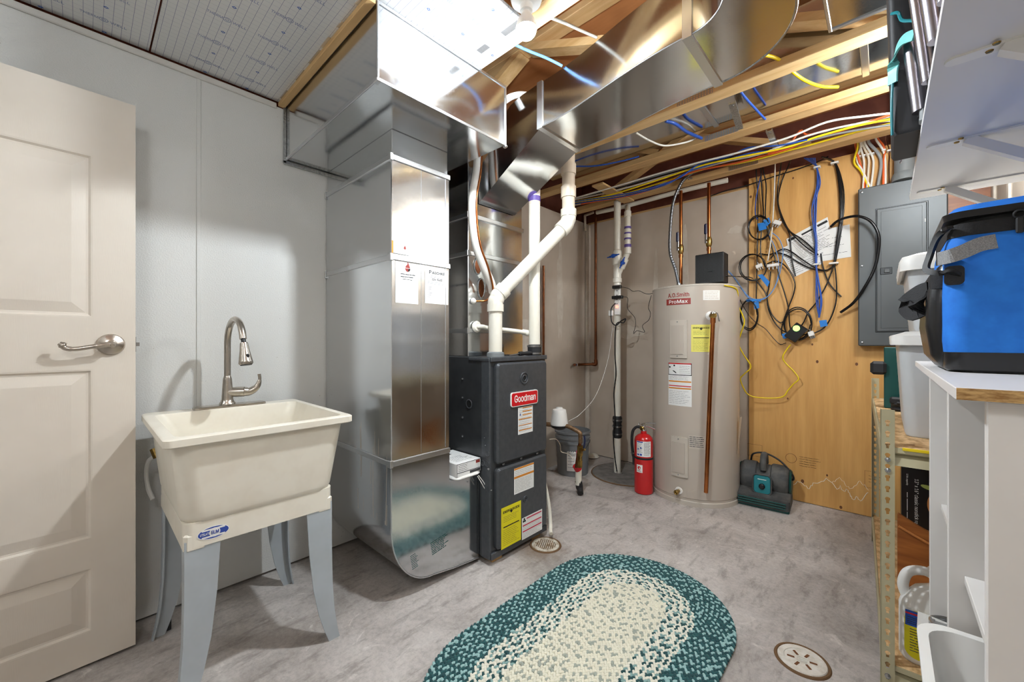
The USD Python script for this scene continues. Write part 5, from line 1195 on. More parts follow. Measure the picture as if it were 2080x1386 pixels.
for k in range(nrow):
    r = RW * (k + .5); mt = 'braid_cream' if r < .150 else 'braid_mix' if r < .262 else 'braid_teal'
    if k == 0: r = RW * .55
    C_ = 2 * (RY1 - RY0) + 2 * math.pi * r; n = int(C_ / .0165); V, F, TN = [], [], []; ph = nrng.integers(0, 4); seq = {'braid_teal': [.2, .5, .8], 'braid_mix': [.2, .7, .4, .9, .3], 'braid_cream': [.2, .5, .85, .4, .3]}[mt]
    for i in range(n):
        for side in (-1, 1):
            p, t = oval(r, (i + (.5 if side > 0 else 0) + nrng.uniform(-.06, .06)) * C_ / n)
            nn = np.array([t[1], -t[0]])                    # outward
            ax = t * math.cos(.62) - side * nn * math.sin(.62); ay = np.array([-ax[1], ax[0]])
            c = p + nn * side * RW * .235
            q = sbv * [.0118, .0062, .0066]
            w = np.c_[c[0] + q[:, 0] * ax[0] + q[:, 1] * ay[0], c[1] + q[:, 0] * ax[1] + q[:, 1] * ay[1], .0085 + q[:, 2] + nrng.uniform(-.0008, .0008)]
            F.append(sbf + len(V) * len(sbv)); V.append(w); TN.append(seq[(2 * i + (side > 0) + ph) % len(seq)] if nrng.random() > .12 else nrng.random())
    q = part(rug, 'braid_row', trimesh.Trimesh(np.vstack(V), np.vstack(F), process=False), mt, True)
    from pxr import Vt
    UsdGeom.PrimvarsAPI(stage.GetPrimAtPath(q)).CreatePrimvar('tone', Sdf.ValueTypeNames.FloatArray, 'vertex').Set(Vt.FloatArray.FromNumpy(np.repeat(np.array(TN), len(sbv)).astype(np.float32)))
gr = sg.LineString([(RX, RY0), (RX, RY1)]).buffer(RW * nrow - .004, quad_segs=24)
part(rug, 'backing', extrude(gr, (0, 0, 0), (1, 0, 0), (0, 1, 0), .007), 'rug_base', False)
# ================================================================== BREAKER PANEL
yb0 = 3.42
a, b = P(1743, 703, y=yb0), P(1926, 380, y=yb0); zt = P(1743, 384, y=yb0)[2]
bp = thing('breaker_panel', 'grey electrical breaker panel with a latched door on the plywood wall', 'breaker panel', ((a[0] + b[0]) / 2, 3.46, a[2]))
part(bp, 'cover', cbox(a[0], b[0], yb0, 3.499, a[2], zt, .006), 'panel_grey', 30)
d0, d1 = P(1783, 672, y=yb0), P(1880, 418, y=yb0); dzt = P(1783, 428, y=yb0)[2]
part(bp, 'door_gap', cbox(d0[0] - .012, d1[0] + .012, yb0 - .002, yb0 + .002, d0[2] - .012, dzt + .012, .002), 'steel_dark')
dd = part(bp, 'panel_door', cbox(d0[0] - .006, d1[0] + .006, yb0 - .008, yb0, d0[2] - .006, dzt + .006, .004), 'panel_grey')
part(dd, 'door_relief', cbox(d0[0] + .014, d1[0] - .014, yb0 - .0095, yb0 - .007, d0[2] + .014, dzt - .014, .002), 'panel_grey')
l0 = P(1801, 551, y=yb0)
lt = part(dd, 'latch', cbox(l0[0] - .030, l0[0] + .026, yb0 - .012, yb0 - .006, l0[2] - .022, l0[2] + .022, .004), 'steel_dark')
part(lt, 'latch_slide', cbox(l0[0] - .012, l0[0] + .016, yb0 - .018, yb0 - .010, l0[2] - .012, l0[2] + .012, .003), 'panel_grey')
for px, py in ((1750, 391), (1750, 541), (1752, 696)):
    c = P(px, py, y=yb0); part(bp, 'cover_screw', lathe([(.007, 0), (.006, .7), (0, 1)], 12, c, c + (0, -.005, 0)), 'steel')
part(bp, 'door_hinge_mark', cbox(d1[0] - .004, d1[0], yb0 - .012, yb0 - .008, P(1876, 452, y=yb0)[2], P(1876, 445, y=yb0)[2], .001), 'white')
vx_ = P(1838, 340, y=3.42)[0]
vp = thing('service_conduit', 'wide grey plastic conduit rising from the breaker panel top', 'conduit', (vx_, 3.44, zt))
part(vp, 'conduit', cyl((vx_, 3.44, zt), (vx_, 3.44, 2.72), .048, 32), 'conduit_grey', 40)
part(vp, 'conduit_hub', zlathe([(.048, zt), (.060, zt), (.060, zt + .03), (.052, zt + .05), (.048, zt + .05)], vx_, 3.44, 32), 'conduit_grey')
rx = [(1742, 300, 1735, 330, 1750, 350, 1766, 378, 'yellow_cable'), (1748, 300, 1741, 325, 1752, 348, 1770, 380, 'white_cable'), (1738, 296, 1746, 330, 1753, 352, 1756, 380, 'orange_cable'),
      (1747, 296, 1754, 322, 1755, 345, 1753, 382, 'white_cable'), (1752, 294, 1764, 320, 1764, 345, 1761, 378, 'pvc_beige'), (1757, 292, 1772, 318, 1774, 340, 1769, 376, 'white_cable'),
      (1765, 290, 1784, 312, 1790, 335, 1783, 373, 'grey_cable'), (1780, 284, 1794, 306, 1798, 330, 1799, 370, 'white_cable'), (1783, 282, 1796, 300, 1795, 330, 1794, 371, 'orange_cable'), (1800, 285, 1807, 308, 1806, 335, 1806, 368, 'copper_dull')]
nm = {'yellow_cable': 'yellow', 'white_cable': 'white', 'orange_cable': 'orange', 'pvc_beige': 'cream', 'grey_cable': 'twisted grey', 'copper_dull': 'bare brown'}
for i, r_ in enumerate(rx):
    pts = [P(r_[0], r_[1] - 12, y=3.30), P(r_[0], r_[1], y=3.40), P(r_[2], r_[3], y=3.475), P(r_[4], r_[5], y=3.475), P(r_[6], r_[7] + 6, y=3.46)]
    single('house_wire', f'{nm[r_[8]]} house wire entering the breaker panel top' + ({0: ', leftmost and bent in an S', 1: ' beside the yellow S-bent one', 2: ', leftmost orange one', 3: ' just right of the left orange one', 5: ' beside the cream one', 7: ' nearest the conduit', 8: ', thin one nearest the conduit'}.get(i, '')), 'cable', tube(pts, .0062 if i not in (6, 9) else (.009 if i == 6 else .003), 8), r_[8], 60)
for i, (px, py) in enumerate([(1737, 321), (1745, 318), (1754, 316), (1763, 314), (1772, 312), (1795, 305), (1806, 306)]):
    c = P(px, py, y=3.468); part(bp, 'cable_staple', cbox(c[0] - .010, c[0] + .010, c[1] - .008, 3.499, c[2] - .004, c[2] + .005, .002), 'white')

# ================================================================== PAPERS AND CABLES ON THE PLYWOOD
def quad_sheet(pts, y, th=.0012):
    q = [P(a, b, y=y) for a, b in pts]
    g = sg.Polygon([(p[0], p[2]) for p in q]); return extrude(g, (0, y, 0), (1, 0, 0), (0, 0, 1), th)
def paper(lbl, pts, y, n, seed, heads=()):
    q = [P(a, b, y=y) for a, b in pts]; t = thing('paper_form', lbl, 'paper', np.mean(q, 0))
    part(t, 'sheet', quad_sheet(pts, y), 'paper', False)
    r = q[1] - q[0]; w = np.linalg.norm(r); r /= w; u = np.cross((0, -1, 0), r); u = u if u[2] > 0 else -u
    h = abs((q[3] - q[0]) @ u); o = q[0] - u * h
    pl = Plane(o, r, u); pl.n = np.array([0, -1.0, 0])
    ms = lines(pl, w * .06, w * .94, h * .06, h * .80, n, .0022, seed, .4, .0014)
    part(t, 'small_print', cat(ms), 'ink', False)
    if heads: part(t, 'heading', cat([pl.rect(w * a, w * b, h * c, h * d, .0013, .0016) for a, b, c, d in heads]), 'ink_black', False)
paper('blank white paper pinned to the plywood behind the black cable bundle', [(1664, 468), (1726, 456), (1729, 522), (1657, 533)], 3.4985, 3, 101)
paper('printed permit form partly hidden behind the blue cables, lower left of the two forms', [(1581, 508), (1660, 470), (1672, 535), (1614, 563)], 3.4965, 12, 102)
paper('printed permit form pinned at a tilt behind the blue cables, upper of the two forms', [(1597, 486), (1681, 441), (1692, 494), (1610, 540)], 3.494, 14, 103, [(.02, .2, .86, .95), (.72, .95, .84, .92), (.34, .6, .84, .9)])
def A(X, Y): return (1500 + X / 3.3, 300 + Y / 3.3)
def wire(lbl, pts, r=.0042, mat='black_gloss', y=3.478, name='coax_cable', group=None, per=7):
    return cable(name, lbl, [A(*p[:2]) + tuple(p[2:]) for p in pts], r, mat, y, group, per=per)
top = 3.42
wire('black coaxial cable hanging straight down at the left edge of the plywood', [(118, 60, 3.2), (118, 145, top), (128, 300), (130, 450), (125, 690), (122, 850), (118, 1020)])
wire('black coaxial cable hanging just right of the leftmost one through both upper coils', [(150, 60, 3.2), (150, 145, top), (158, 300), (168, 450), (152, 580), (148, 700), (165, 760), (175, 790)], y=3.470)
wire('black coaxial cable curving slightly outward before the upper left coil', [(160, 60, 3.2), (165, 145, top), (185, 250), (183, 350), (180, 460), (195, 560), (215, 630), (250, 760), (275, 870), (310, 980), (335, 1080), (342, 1180), (352, 1230)], y=3.466)
wire('black coaxial cable bowing left then crossing onto the upper form', [(288, 50, 3.2), (284, 120, top), (266, 240), (260, 340), (275, 430), (310, 520), (390, 610), (470, 680), (535, 720)], y=3.472)
wire('black coaxial cable bowing left and ending over the upper form beside its twin', [(352, 50, 3.2), (345, 100, top), (300, 200), (272, 300), (268, 380), (300, 480), (345, 560), (420, 610), (480, 660), (532, 716)], y=3.480)
wire('short black cable end dropping across the left form', [(315, 520), (345, 590), (352, 680), (362, 770), (382, 862)], y=3.484)
wire('black cable looping right under the forms to the strapped black bundle', [(140, 710), (200, 718), (250, 706), (320, 720), (400, 768), (480, 808), (560, 826), (610, 815), (640, 785)], y=3.486)
wire('black cable arching over the left form corner toward the strapped bundle', [(215, 742), (255, 700), (300, 680), (350, 695), (430, 752), (520, 808), (585, 822), (630, 800)], y=3.480)
wire('black cable bowing right below the white splitter and down to the modem', [(190, 780), (240, 762), (300, 782), (350, 840), (378, 910), (370, 980), (340, 1060), (310, 1140), (290, 1210), (290, 1260)], y=3.476)
wire('black cable falling from the middle coil in a long curve to the lower coil', [(110, 880), (150, 930), (185, 985), (200, 1060), (225, 1120), (265, 1165), (292, 1172), (320, 1140), (335, 1100)], y=3.472)
wire('black cable dropping from the white splitter in a bow to the modem', [(216, 830), (205, 930), (192, 1000), (200, 1080), (235, 1160), (280, 1215), (330, 1245)], y=3.484)
wire('black cable crossing from the bundle strap down left to the modem', [(640, 790), (610, 870), (580, 940), (520, 1040), (470, 1100), (440, 1165), (415, 1205)], y=3.478)
wire('black cable curving from the bundle strap round to the white connector by the modem', [(645, 790), (655, 880), (658, 980), (648, 1060), (615, 1150), (570, 1210), (510, 1242), (440, 1255), (370, 1300)], y=3.470)
wire('short black cable with a bare end between the two cable bundles', [(553, 712), (565, 790), (598, 890), (640, 950), (690, 1000)], y=3.488)
wire('thick black cable looping out over the breaker panel door and ending loose', [(620, 530, 3.47), (660, 495, 3.44), (720, 470, 3.40), (800, 460, 3.36), (880, 490, 3.355), (930, 560, 3.355), (942, 650, 3.36), (915, 800, 3.37), (850, 930, 3.38), (770, 1040, 3.42), (685, 1105, 3.46)], .0085)
wire('thin black lead sagging from the lower left coil to the modem', [(0, 1005, 3.44), (60, 1110), (120, 1175), (180, 1215), (240, 1285), (280, 1318), (320, 1310)], .0024)
wire('long black cable running diagonally along the top of the drywall and plywood', [(-200, 330, 3.44), (-90, 290, 3.45), (0, 268, 3.46), (100, 240), (250, 190), (380, 150), (520, 100), (600, 60, 3.40)], .004, y=3.486)
bun = [(-4, 0), (6, 2), (14, 0), (0, 6)]
for i, (ox, dy) in enumerate(bun):
    wire('black cable in the strapped bundle hanging beside the breaker panel', [(560, 62, 3.35), (600 + ox, 78, 3.42), (645 + ox * .4, 105), (668 + ox, 180), (684 + ox * 1.5, 290), (688 + ox * 1.3, 400), (682 + ox, 500), (664 + ox, 620), (650 + ox * .6, 720), (640 + ox * .4, 790)], .0044, y=3.478 - .006 * (i % 2), group='black cables in the strapped bundle')
wire('white cable hanging from the truss to the white splitter', [(248, 60, 3.2), (246, 120, top), (240, 300), (234, 420), (226, 540), (212, 660), (196, 760)], .0045, 'white_cable', 3.464, 'white_lead')
r_ = random.Random(12)
for i in range(7):
    o1, o2, o3 = r_.uniform(-14, 14), r_.uniform(-30, 16), r_.uniform(-24, 34)
    wire('blue network cable in the strapped bundle hanging down the plywood', [(440 + 12 * i, 70, 3.36), (500 + 3 * i, 108, 3.44), (526 + i - 3, 138), (536 + o1, 250), (516 + o2 * .8, 400), (515 + o2 * .5, 520), (520 + (i - 3) * 2, 640), (520 + (i - 3) * 1.5, 785), (528 + o3 * .5, 900), (536 + o3, 1030), (540 + (i - 3), 1140)], .0034, 'blue_cable', 3.476 - .005 * (i % 3), 'network_cable', 'blue network cables in the strapped bundle')
for lbl, (X, Y), w in (('white cable tie round the top of the blue cable bundle', (527, 132), .020), ('white cable tie round the middle of the blue cable bundle', (521, 784), .017), ('white cable clamp at the top of the black cable bundle', (645, 103), .022), ('white cable clamp at the foot of the black cable bundle', (639, 776), .026)):
    c = P(*A(X, Y), y=3.476); single('cable_tie', lbl, 'cable tie', cbox(c[0] - w, c[0] + w, 3.458, 3.499, c[2] - .006, c[2] + .006, .003), 'white')
def coil(lbl, X, Y, rx_, ry_, turns=2, y=3.474, r=.0042, seed=1):
    rr = random.Random(seed); pts = []
    for k in range(turns * 12 + 1):
        a = k / 12 * 2 * math.pi + rr.uniform(0, .05); f = 1 + .07 * math.sin(k * .37 + seed)
        pts.append((X + rx_ * f * math.cos(a), Y + ry_ * f * math.sin(a), y - .010 * ((k / 12) % turns)))
    return cable('cable_coil', lbl, [A(p[0], p[1]) + (p[2],) for p in pts], r, 'black_gloss', per=3)
coil('black cable coil tied with blue tape at the upper left of the plywood', 140, 535, 70, 78, 2, seed=1)
coil('black cable coil overlapping the drywall edge beside the white splitter', 96, 800, 88, 88, 2, seed=2)
coil('small oval black cable coil at the lower left beside the water heater', 70, 1120, 58, 100, 2, seed=3)
coil('black cable coil round the glowing modem', 395, 1185, 92, 108, 2, seed=4)
for lbl, pts in [('blue patch cable sagging from the router under the left tape and up to the coil', [(-95, 822, 3.1), (-60, 840, 3.2), (-10, 900, 3.35), (30, 960, 3.44), (70, 1010, 3.47), (120, 1025), (180, 1010), (235, 950), (272, 860), (292, 760), (298, 680), (270, 610), (225, 570)]),
                 ('blue patch cable running from the router beside its twin to the taped coil', [(-95, 815, 3.1), (-70, 825, 3.2), (-20, 880, 3.35), (20, 940, 3.44), (70, 1000, 3.47), (130, 1018), (200, 995), (245, 930), (268, 840), (266, 750), (240, 660), (205, 590)])]:
    wire(lbl, pts, .0033, 'blue_light', 3.468, 'patch_cable')
wire('blue network cable hanging at the left edge above the upper coil', [(150, 190, 3.46), (140, 230), (120, 330), (112, 430), (125, 480)], .0034, 'blue_cable', 3.468, 'patch_cable')
cable('yellow_cable', 'bright yellow network cable draped in a zigzag from the heater top across the plywood', [(1472, 580, 3.0), (1490, 584, 3.08), (1498, 592, 3.14), (1499, 618, 3.2), (1508, 640, 3.24), (1512, 655, 3.26), (1505, 678, 3.28), (1500, 698, 3.30), (1510, 720, 3.33), (1525, 745, 3.36), (1512, 760, 3.37), (1504, 770, 3.38), (1510, 788, 3.40), (1520, 802, 3.41), (1540, 808, 3.42), (1575, 809, 3.43), (1592, 805, 3.43), (1600, 794, 3.43), (1612, 780, 3.43), (1622, 770, 3.43), (1612, 754, 3.44), (1596, 738, 3.45), (1590, 726, 3.45), (1597, 712, 3.45), (1606, 700, 3.45)], .0046, 'yellow_cable')
cable('router_lead', 'short black coaxial lead plugged into the right side of the router', [(1470, 561, 3.06), (1482, 561, 3.1), (1500, 562, 3.3), (1520, 563, 3.44), (1530, 566, 3.46)], .0035, 'black_gloss')
for lbl, pts in [('blue tape wrapped on the upper cable coil, left tab', [(128, 510), (178, 500), (190, 545), (138, 560)]), ('blue tape wrapped on the upper cable coil, right tab', [(165, 490), (205, 468), (216, 500), (190, 530)]), ('long blue tape tab hanging from the middle coil', [(130, 855), (160, 848), (210, 900), (195, 935)]),
                 ('blue tape on the lower left coil', [(100, 1040), (135, 1030), (140, 1075), (108, 1085)]), ('blue tape strip on the blue patch cables above the lower left coil', [(52, 1018), (150, 1015), (152, 1032), (54, 1034)]), ('blue tape tab beside the modem', [(290, 1250), (330, 1240), (345, 1275), (300, 1282)]), ('blue tape flag at the end of the blue cable bundle', [(540, 1160), (590, 1155), (598, 1195), (550, 1205)])]:
    single('blue_tape', lbl, 'tape', quad_sheet([A(*p) for p in pts], 3.456, .002), 'tape_blue', False)
m0 = P(1617, 676, y=3.43)
md = thing('modem', 'black modem with a glowing green light tangled in cables low on the plywood', 'modem', m0)
mb = trimesh.creation.box(extents=(.085, .035, .12)); mb = trimesh.convex.convex_hull(np.vstack([mb.vertices * [.92, 1, .92] , mb.vertices * [1, .6, .92], mb.vertices * [.92, .6, 1]]))
R_ = trimesh.transformations.rotation_matrix(math.radians(38), (0, 1, 0)); mb.apply_transform(R_); mb.apply_translation(m0)
part(md, 'case', mb, 'black_gloss', 30)
gl = zlathe([(0, -.004), (.022, -.004), (.020, .003), (0, .004)], 0, 0, 20); gl.apply_transform(trimesh.transformations.rotation_matrix(math.radians(90), (1, 0, 0))); gl.apply_translation(m0 + (.004, -.019, .030))
part(md, 'status_light', gl, 'led_green', 40)
def splitter(lbl, X, Y, ang, w=.06, h=.028):
    c = P(*A(X, Y), y=3.462); t = thing('cable_splitter', lbl, 'cable splitter', c)
    r = np.array([math.cos(ang), 0, math.sin(ang)]); u = np.array([-math.sin(ang), 0, math.cos(ang)])
    b_ = extrude(rrect(w, h, .004), c + (0, .0, 0), r, u, .018, .003); part(t, 'body', b_, 'white')
    for s in (-.32, .32, 0):
        q = c + r * w * s + (0, -.008, 0); part(t, 'port', cyl(q - u * h * .5, q - u * (h * .5 + .018), .005, 10), 'steel')
    q = c + u * h * .5 + (0, -.008, 0); part(t, 'port', cyl(q, q + u * .016, .005, 10), 'steel')
splitter('white cable splitter beside the upper left coil', 262, 505, -.5, .05, .03)
splitter('white cable splitter bar beside the middle coil', 232, 790, .03, .075, .022)
splitter('small white cable splitter right of the modem', 488, 1248, .3, .034, .034)
splitter('old grey cable splitter behind the middle coil', 140, 795, .35, .045, .028)

# ================================================================== CABLES OVER THE BACK TRUSSES
runs = [('yellow_cable', 'bright yellow house cable, upper one', [(1170, 409), (1240, 396), (1330, 368), (1420, 338), (1480, 324), (1560, 308), (1610, 296), (1660, 278), (1740, 256), (1830, 238)], 2.86),
        ('yellow_cable', 'bright yellow house cable lying lowest on the back truss', [(1160, 412), (1250, 398), (1340, 372), (1430, 344), (1500, 332), (1560, 318), (1600, 306), (1640, 296), (1740, 268), (1830, 246)], 3.02),
        ('orange_cable', 'orange house cable running under the yellow ones', [(1180, 415), (1300, 392), (1400, 352), (1440, 342), (1500, 330), (1545, 318), (1600, 303), (1640, 286), (1720, 262), (1830, 226)], 2.98),
        ('white_cable', 'white house cable, topmost of the bundle', [(1170, 402), (1260, 376), (1340, 352), (1420, 330), (1500, 310), (1600, 280), (1680, 248), (1760, 236), (1830, 228)], 2.80),
        ('white_cable', 'white house cable in the middle of the bundle', [(1165, 406), (1260, 385), (1360, 356), (1440, 334), (1540, 314), (1640, 276), (1740, 252), (1830, 244)], 2.90),
        ('white_cable', 'white house cable sagging lowest in the bundle', [(1160, 418), (1290, 394), (1400, 350), (1500, 322), (1600, 300), (1700, 262), (1830, 232)], 3.05),
        ('grey_cable', 'grey house cable', [(1160, 404), (1260, 380), (1380, 344), (1480, 322), (1580, 302), (1700, 272), (1830, 250)], 2.94),
        ('blue_cable', 'blue network cable crossing high over the bundle', [(1165, 410), (1280, 392), (1370, 366), (1420, 334), (1480, 318), (1520, 300), (1580, 296), (1640, 284)], 2.84),
        ('blue_cable', 'blue network cable crossing low over the bundle', [(1165, 414), (1260, 400), (1350, 376), (1400, 348), (1460, 330), (1520, 312), (1570, 306)], 2.88),
        ('black_gloss', 'black cable', [(1160, 408), (1250, 384), (1340, 358), (1420, 336), (1500, 316), (1560, 304), (1640, 282), (1740, 250)], 2.92),
        ('orange_cable', 'short orange cable poking up by the strap', [(1560, 312), (1600, 296), (1625, 266), (1640, 274), (1680, 264)], 2.96)]
for mt, lbl, pts, y in runs:
    single('house_cable', lbl + ' in the run over the back trusses' if 'run' not in lbl and 'truss' not in lbl else lbl, 'cable', tube([P(a, b, y=y) for a, b in pts], .0062 if mt not in ('blue_cable', 'black_gloss') else .0045, 7, per=5), mt, 60)
for lbl, pts, mt, r in [('two-strand blue cable dropping beside the trunk duct between the straps', [P(1503, 184, y=2.19), P(1515, 200, y=2.26), P(1535, 222, y=2.42), P(1552, 240, y=2.56), P(1560, 246, y=2.63)], 'blue_cable', .006),
                        ('dark blue cables sagging from the nearest truss to the toothed plate', [P(1352, 246, y=2.19), P(1372, 252, y=2.25), P(1395, 268, y=2.42), P(1425, 281, y=2.57)], 'blue_cable', .009),
                        ('white cable sagging under the trunk duct', [P(1292, 270, y=2.19), P(1320, 286, y=2.3), P(1350, 296, y=2.4), P(1390, 290, y=2.5), P(1412, 282, y=2.57)], 'white_cable', .0055),
                        ('blue cable lying along the left end of the middle truss', [P(1165, 338, y=2.40), P(1210, 337, y=2.45), P(1260, 328, y=2.5), P(1298, 318, y=2.54)], 'blue_cable', .0055),
                        ('yellow strap-like cable hanging under the trunk duct by the elbow', [P(1545, 110, y=2.0), P(1580, 120, y=2.09), P(1615, 150, y=2.2), P(1640, 166, y=2.3), P(1670, 176, y=2.42), P(1702, 177, y=2.5)], 'yellow_cable', .007),
                        ('white cable crossing the open bay behind the lamp', [P(1120, 36, y=1.20), P(1150, 48, y=1.32), P(1180, 62, y=1.42), P(1212, 76, y=1.50)], 'white_cable', .006),
                        ('pale blue cable running from behind the lamp down to the supply duct', [P(1040, 88, y=1.21), P(1075, 104, y=1.30), P(1110, 118, y=1.38), P(1142, 134, y=1.44)], 'blue_light', .006)]:
    single('loose_cable', lbl, 'cable', tube(pts, r, 8), mt, 60)
single('insulated_pipe', 'white insulated pipe curving in the bay behind the overhead return box', 'pipe', tube([P(1026, 204, y=1.42), P(1040, 196, y=1.46), P(1060, 193, y=1.50), P(1090, 198, y=1.54)], .016, 12), 'white_insul', 60)

# ================================================================== METAL SHELF UNIT
mx, my = 2.219, 1.72; ang = 1.95; ca, sa_ = math.cos(math.radians(ang)), math.sin(math.radians(ang))
ms = thing('metal_shelf', 'tan slotted-angle steel shelf unit with chipboard shelves at the right', 'shelf', (mx, my, 0), rotz=ang)
LS, DS, HS = 1.40, .425, .935
def angle_post(x, y, sx, sy):
    w = .033
    key = sg.Point(0, .004).buffer(.0062, 5).union(sg.box(-.0035, -.010, .0035, .002))
    hz_ = [z for z in np.arange(.03, HS - .01, .0345)]
    face = sg.box(0, 0, w, HS).difference(unary_union([sa.translate(key, w / 2, z) for z in hz_]))
    side = sg.box(0, 0, w, HS).difference(unary_union([sa.translate(key, w / 2, z) for z in hz_]))
    f1 = extrude(face, (x if sx > 0 else x - w, y, 0), (1, 0, 0), (0, 0, 1), -.002 * sy)
    f2 = extrude(side, (x, y if sy > 0 else y - w, 0), (0, 1, 0), (0, 0, 1), .002 * sx)
    return part(ms, 'post', cat([f1, f2]), 'tan_metal', False)
angle_post(0, 0, 1, 1); angle_post(0, LS, 1, -1); angle_post(DS, 0, -1, 1); angle_post(DS, LS, -1, -1)
for z in (.82, .14):
    part(ms, 'shelf_board', cbox(.006, DS - .006, .006, LS - .006, z - .016, z, .001), 'osb', 20)
    part(ms, 'front_beam', prism([(.004, z - .002), (.004, z - .018), (.022, z - .026), (.010, z - .034), (.004, z - .058), (.016, z - .058), (.024, z - .034), (.030, z - .016), (.030, z - .002)], 'x', .033, DS - .033), 'tan_metal', 30)
    part(ms, 'side_beam', cbox(.002, .010, .034, LS - .034, z - .05, z + .002, .002), 'tan_metal'); part(ms, 'side_beam', cbox(DS - .010, DS - .002, .034, LS - .034, z - .05, z + .002, .002), 'tan_metal')
    part(ms, 'back_beam', cbox(.034, DS - .034, LS - .012, LS - .004, z - .05, z + .002, .002), 'tan_metal')
part(ms, 'yellow_tape', cbox(.05, DS - .05, -.001, .004, .812, .821, .001), 'yellow_cable')
for z in (.745, .778, .07, .10): part(ms, 'bolt', cat([lathe([(.0075, 0), (.007, .6), (0, 1)], 12, (.0165, 0, z), (.0165, -.006, z))]), 'steel')
def loc(x, y, z): return np.array([mx + x * ca - y * sa_, my + x * sa_ + y * ca, z])
def tote(lbl, x0, x1, y0, y1, z0, h, lidh=.035):
    c = ((x0 + x1) / 2, (y0 + y1) / 2); t = thing('storage_tote', lbl, 'storage tote', (c[0], c[1], z0))
    tp = .022
    o = loft([rr3(x0 + tp, x1 - tp, y0 + tp, y1 - tp, z0, .03), rr3(x0 + tp * .8, x1 - tp * .8, y0 + tp * .8, y1 - tp * .8, z0 + .01, .035), rr3(x0, x1, y0, y1, z0 + h - lidh, .035), rr3(x0 - .006, x1 + .006, y0 - .006, y1 + .006, z0 + h - lidh, .035), rr3(x0 - .006, x1 + .006, y0 - .006, y1 + .006, z0 + h - lidh + .012, .035)])
    i_ = loft([rr3(x0 + tp + .003, x1 - tp - .003, y0 + tp + .003, y1 - tp - .003, z0 + .003, .03), rr3(x0 + .003, x1 - .003, y0 + .003, y1 - .003, z0 + h - lidh + .02, .034)])
    part(t, 'bin', diff(o, i_), 'tote', 40)
    ld = loft([rr3(x0 - .018, x1 + .018, y0 - .018, y1 + .018, z0 + h - lidh - .012, .04), rr3(x0 - .020, x1 + .020, y0 - .020, y1 + .020, z0 + h - lidh + .02, .04), rr3(x0 - .012, x1 + .012, y0 - .012, y1 + .012, z0 + h - .012, .04), rr3(x0 + .0, x1 - .0, y0 + .0, y1 - .0, z0 + h - .008, .04), rr3(x0 + .02, x1 - .02, y0 + .02, y1 - .02, z0 + h, .04)])
    part(t, 'lid', diff(ld, loft([rr3(x0 - .008, x1 + .008, y0 - .008, y1 + .008, z0 + h - lidh - .02, .036), rr3(x0 - .008, x1 + .008, y0 - .008, y1 + .008, z0 + h - lidh + .0125, .036)])), 'white', 40)
    part(t, 'rib', cat([cbox(x0 + (x1 - x0) * f - .002, x0 + (x1 - x0) * f + .002, y0 - .004, y0 + .003, z0 + h - lidh - .06, z0 + h - lidh, .001) for f in (.25, .75)]), 'tote')
tote('lower translucent white storage tote standing on the tan metal shelf', 2.262, 2.62, 1.92, 2.45, .821, .362)
tote('upper translucent white storage tote stacked behind the blue cooler bag', 2.285, 2.61, 1.95, 2.42, 1.184, .272, .05)
gp = thing('dark_board', 'dark green thin board standing behind the lower white tote on the metal shelf', 'board', (2.36, 2.70, .82))
part(gp, 'board', cbox(2.225, 2.52, 2.69, 2.715, .821, 1.12, .004), 'green_dark')
part(gp, 'clip', cbox(2.175, 2.235, 2.66, 2.70, .985, 1.05, .012), 'black_soft')
c = P(1802, 806, y=2.78)
single('cord_bundle', 'small heap of black cords lying at the back of the metal shelf', 'cord', cat([tube([(2.20 + .10 + .045 * math.cos(a * 1.9 + k), 2.62 + .04 * math.sin(a * 1.3 + k), .829 + .008 * k) for a in np.linspace(0, 5.5, 12)], .007, 6) for k in range(5)] + [cbox(2.245, 2.30, 2.60, 2.64, .85, .885, .008)]), 'black_soft')
bxb = thing('roaster_box', 'black product box with white lettering on the bottom of the metal shelf', 'box', (2.42, 3.0, .14))
x0b = P(1831, 1000, y=2.86)[0]
part(bxb, 'box', cbox(x0b, x0b + .28, 2.86, 3.04, .141, .560, .002), 'box_black')
pl = Plane((x0b, 2.8598, .141), (0, 0, -1), (1, 0, 0)); pl.n = np.array([0, -1.0, 0])
part(bxb, 'lettering', cat([pl.text('13" x 16" classic nonstick roaster', -.315, .048, .014, False, .0003, .265), pl.text('12 lb. capacity', -.335, .018, .007, False, .0003, .06)] + lines(pl, -.24, -.03, .016, .026, 1, .0025, 111, 0, .0003)), 'white', False)
pl = Plane((x0b, 2.8598, .141), (1, 0, 0), (0, 0, 1)); pl.n = np.array([0, -1.0, 0])
bowl = sa.scale(sg.Point(0, 0).buffer(.07), .62, 1)
part(bxb, 'printed_bowl', cat([pl.poly(bowl, .135, .20, .0003, .0008), pl.poly(bowl, .155, .09, .0012, .0008)]), 'oak_light', False)
part(bxb, 'printed_bowl_face', cat([pl.poly(sa.scale(bowl, .86, .9), .139, .20, .0009, .0003) .slice_plane((0, 0, -9), (0, 0, 1)), pl.poly(sa.scale(bowl, .86, .9), .159, .09, .0021, .0003)]), 'oak', False)
part(bxb, 'printed_leaf', cat([pl.poly(sa.rotate(sa.scale(sg.Point(0, 0).buffer(.03), .35, 1), a), .11 + dx, .28, .0003) for a, dx in ((40, .01), (75, -.012), (10, .03))]), 'leaf_green', False)
wt = thing('wooden_tray', 'curved oak tray standing on edge in front of the black box on the metal shelf', 'tray', (2.38, 2.3, .14))
xo = P(1812, 1100, y=2.30)[0]
gt = sg.Polygon([(0, 0), (.34, 0), (.34, .20), (.30, .185), (.22, .20), (.14, .215), (.06, .25), (0, .285)]).buffer(.004)
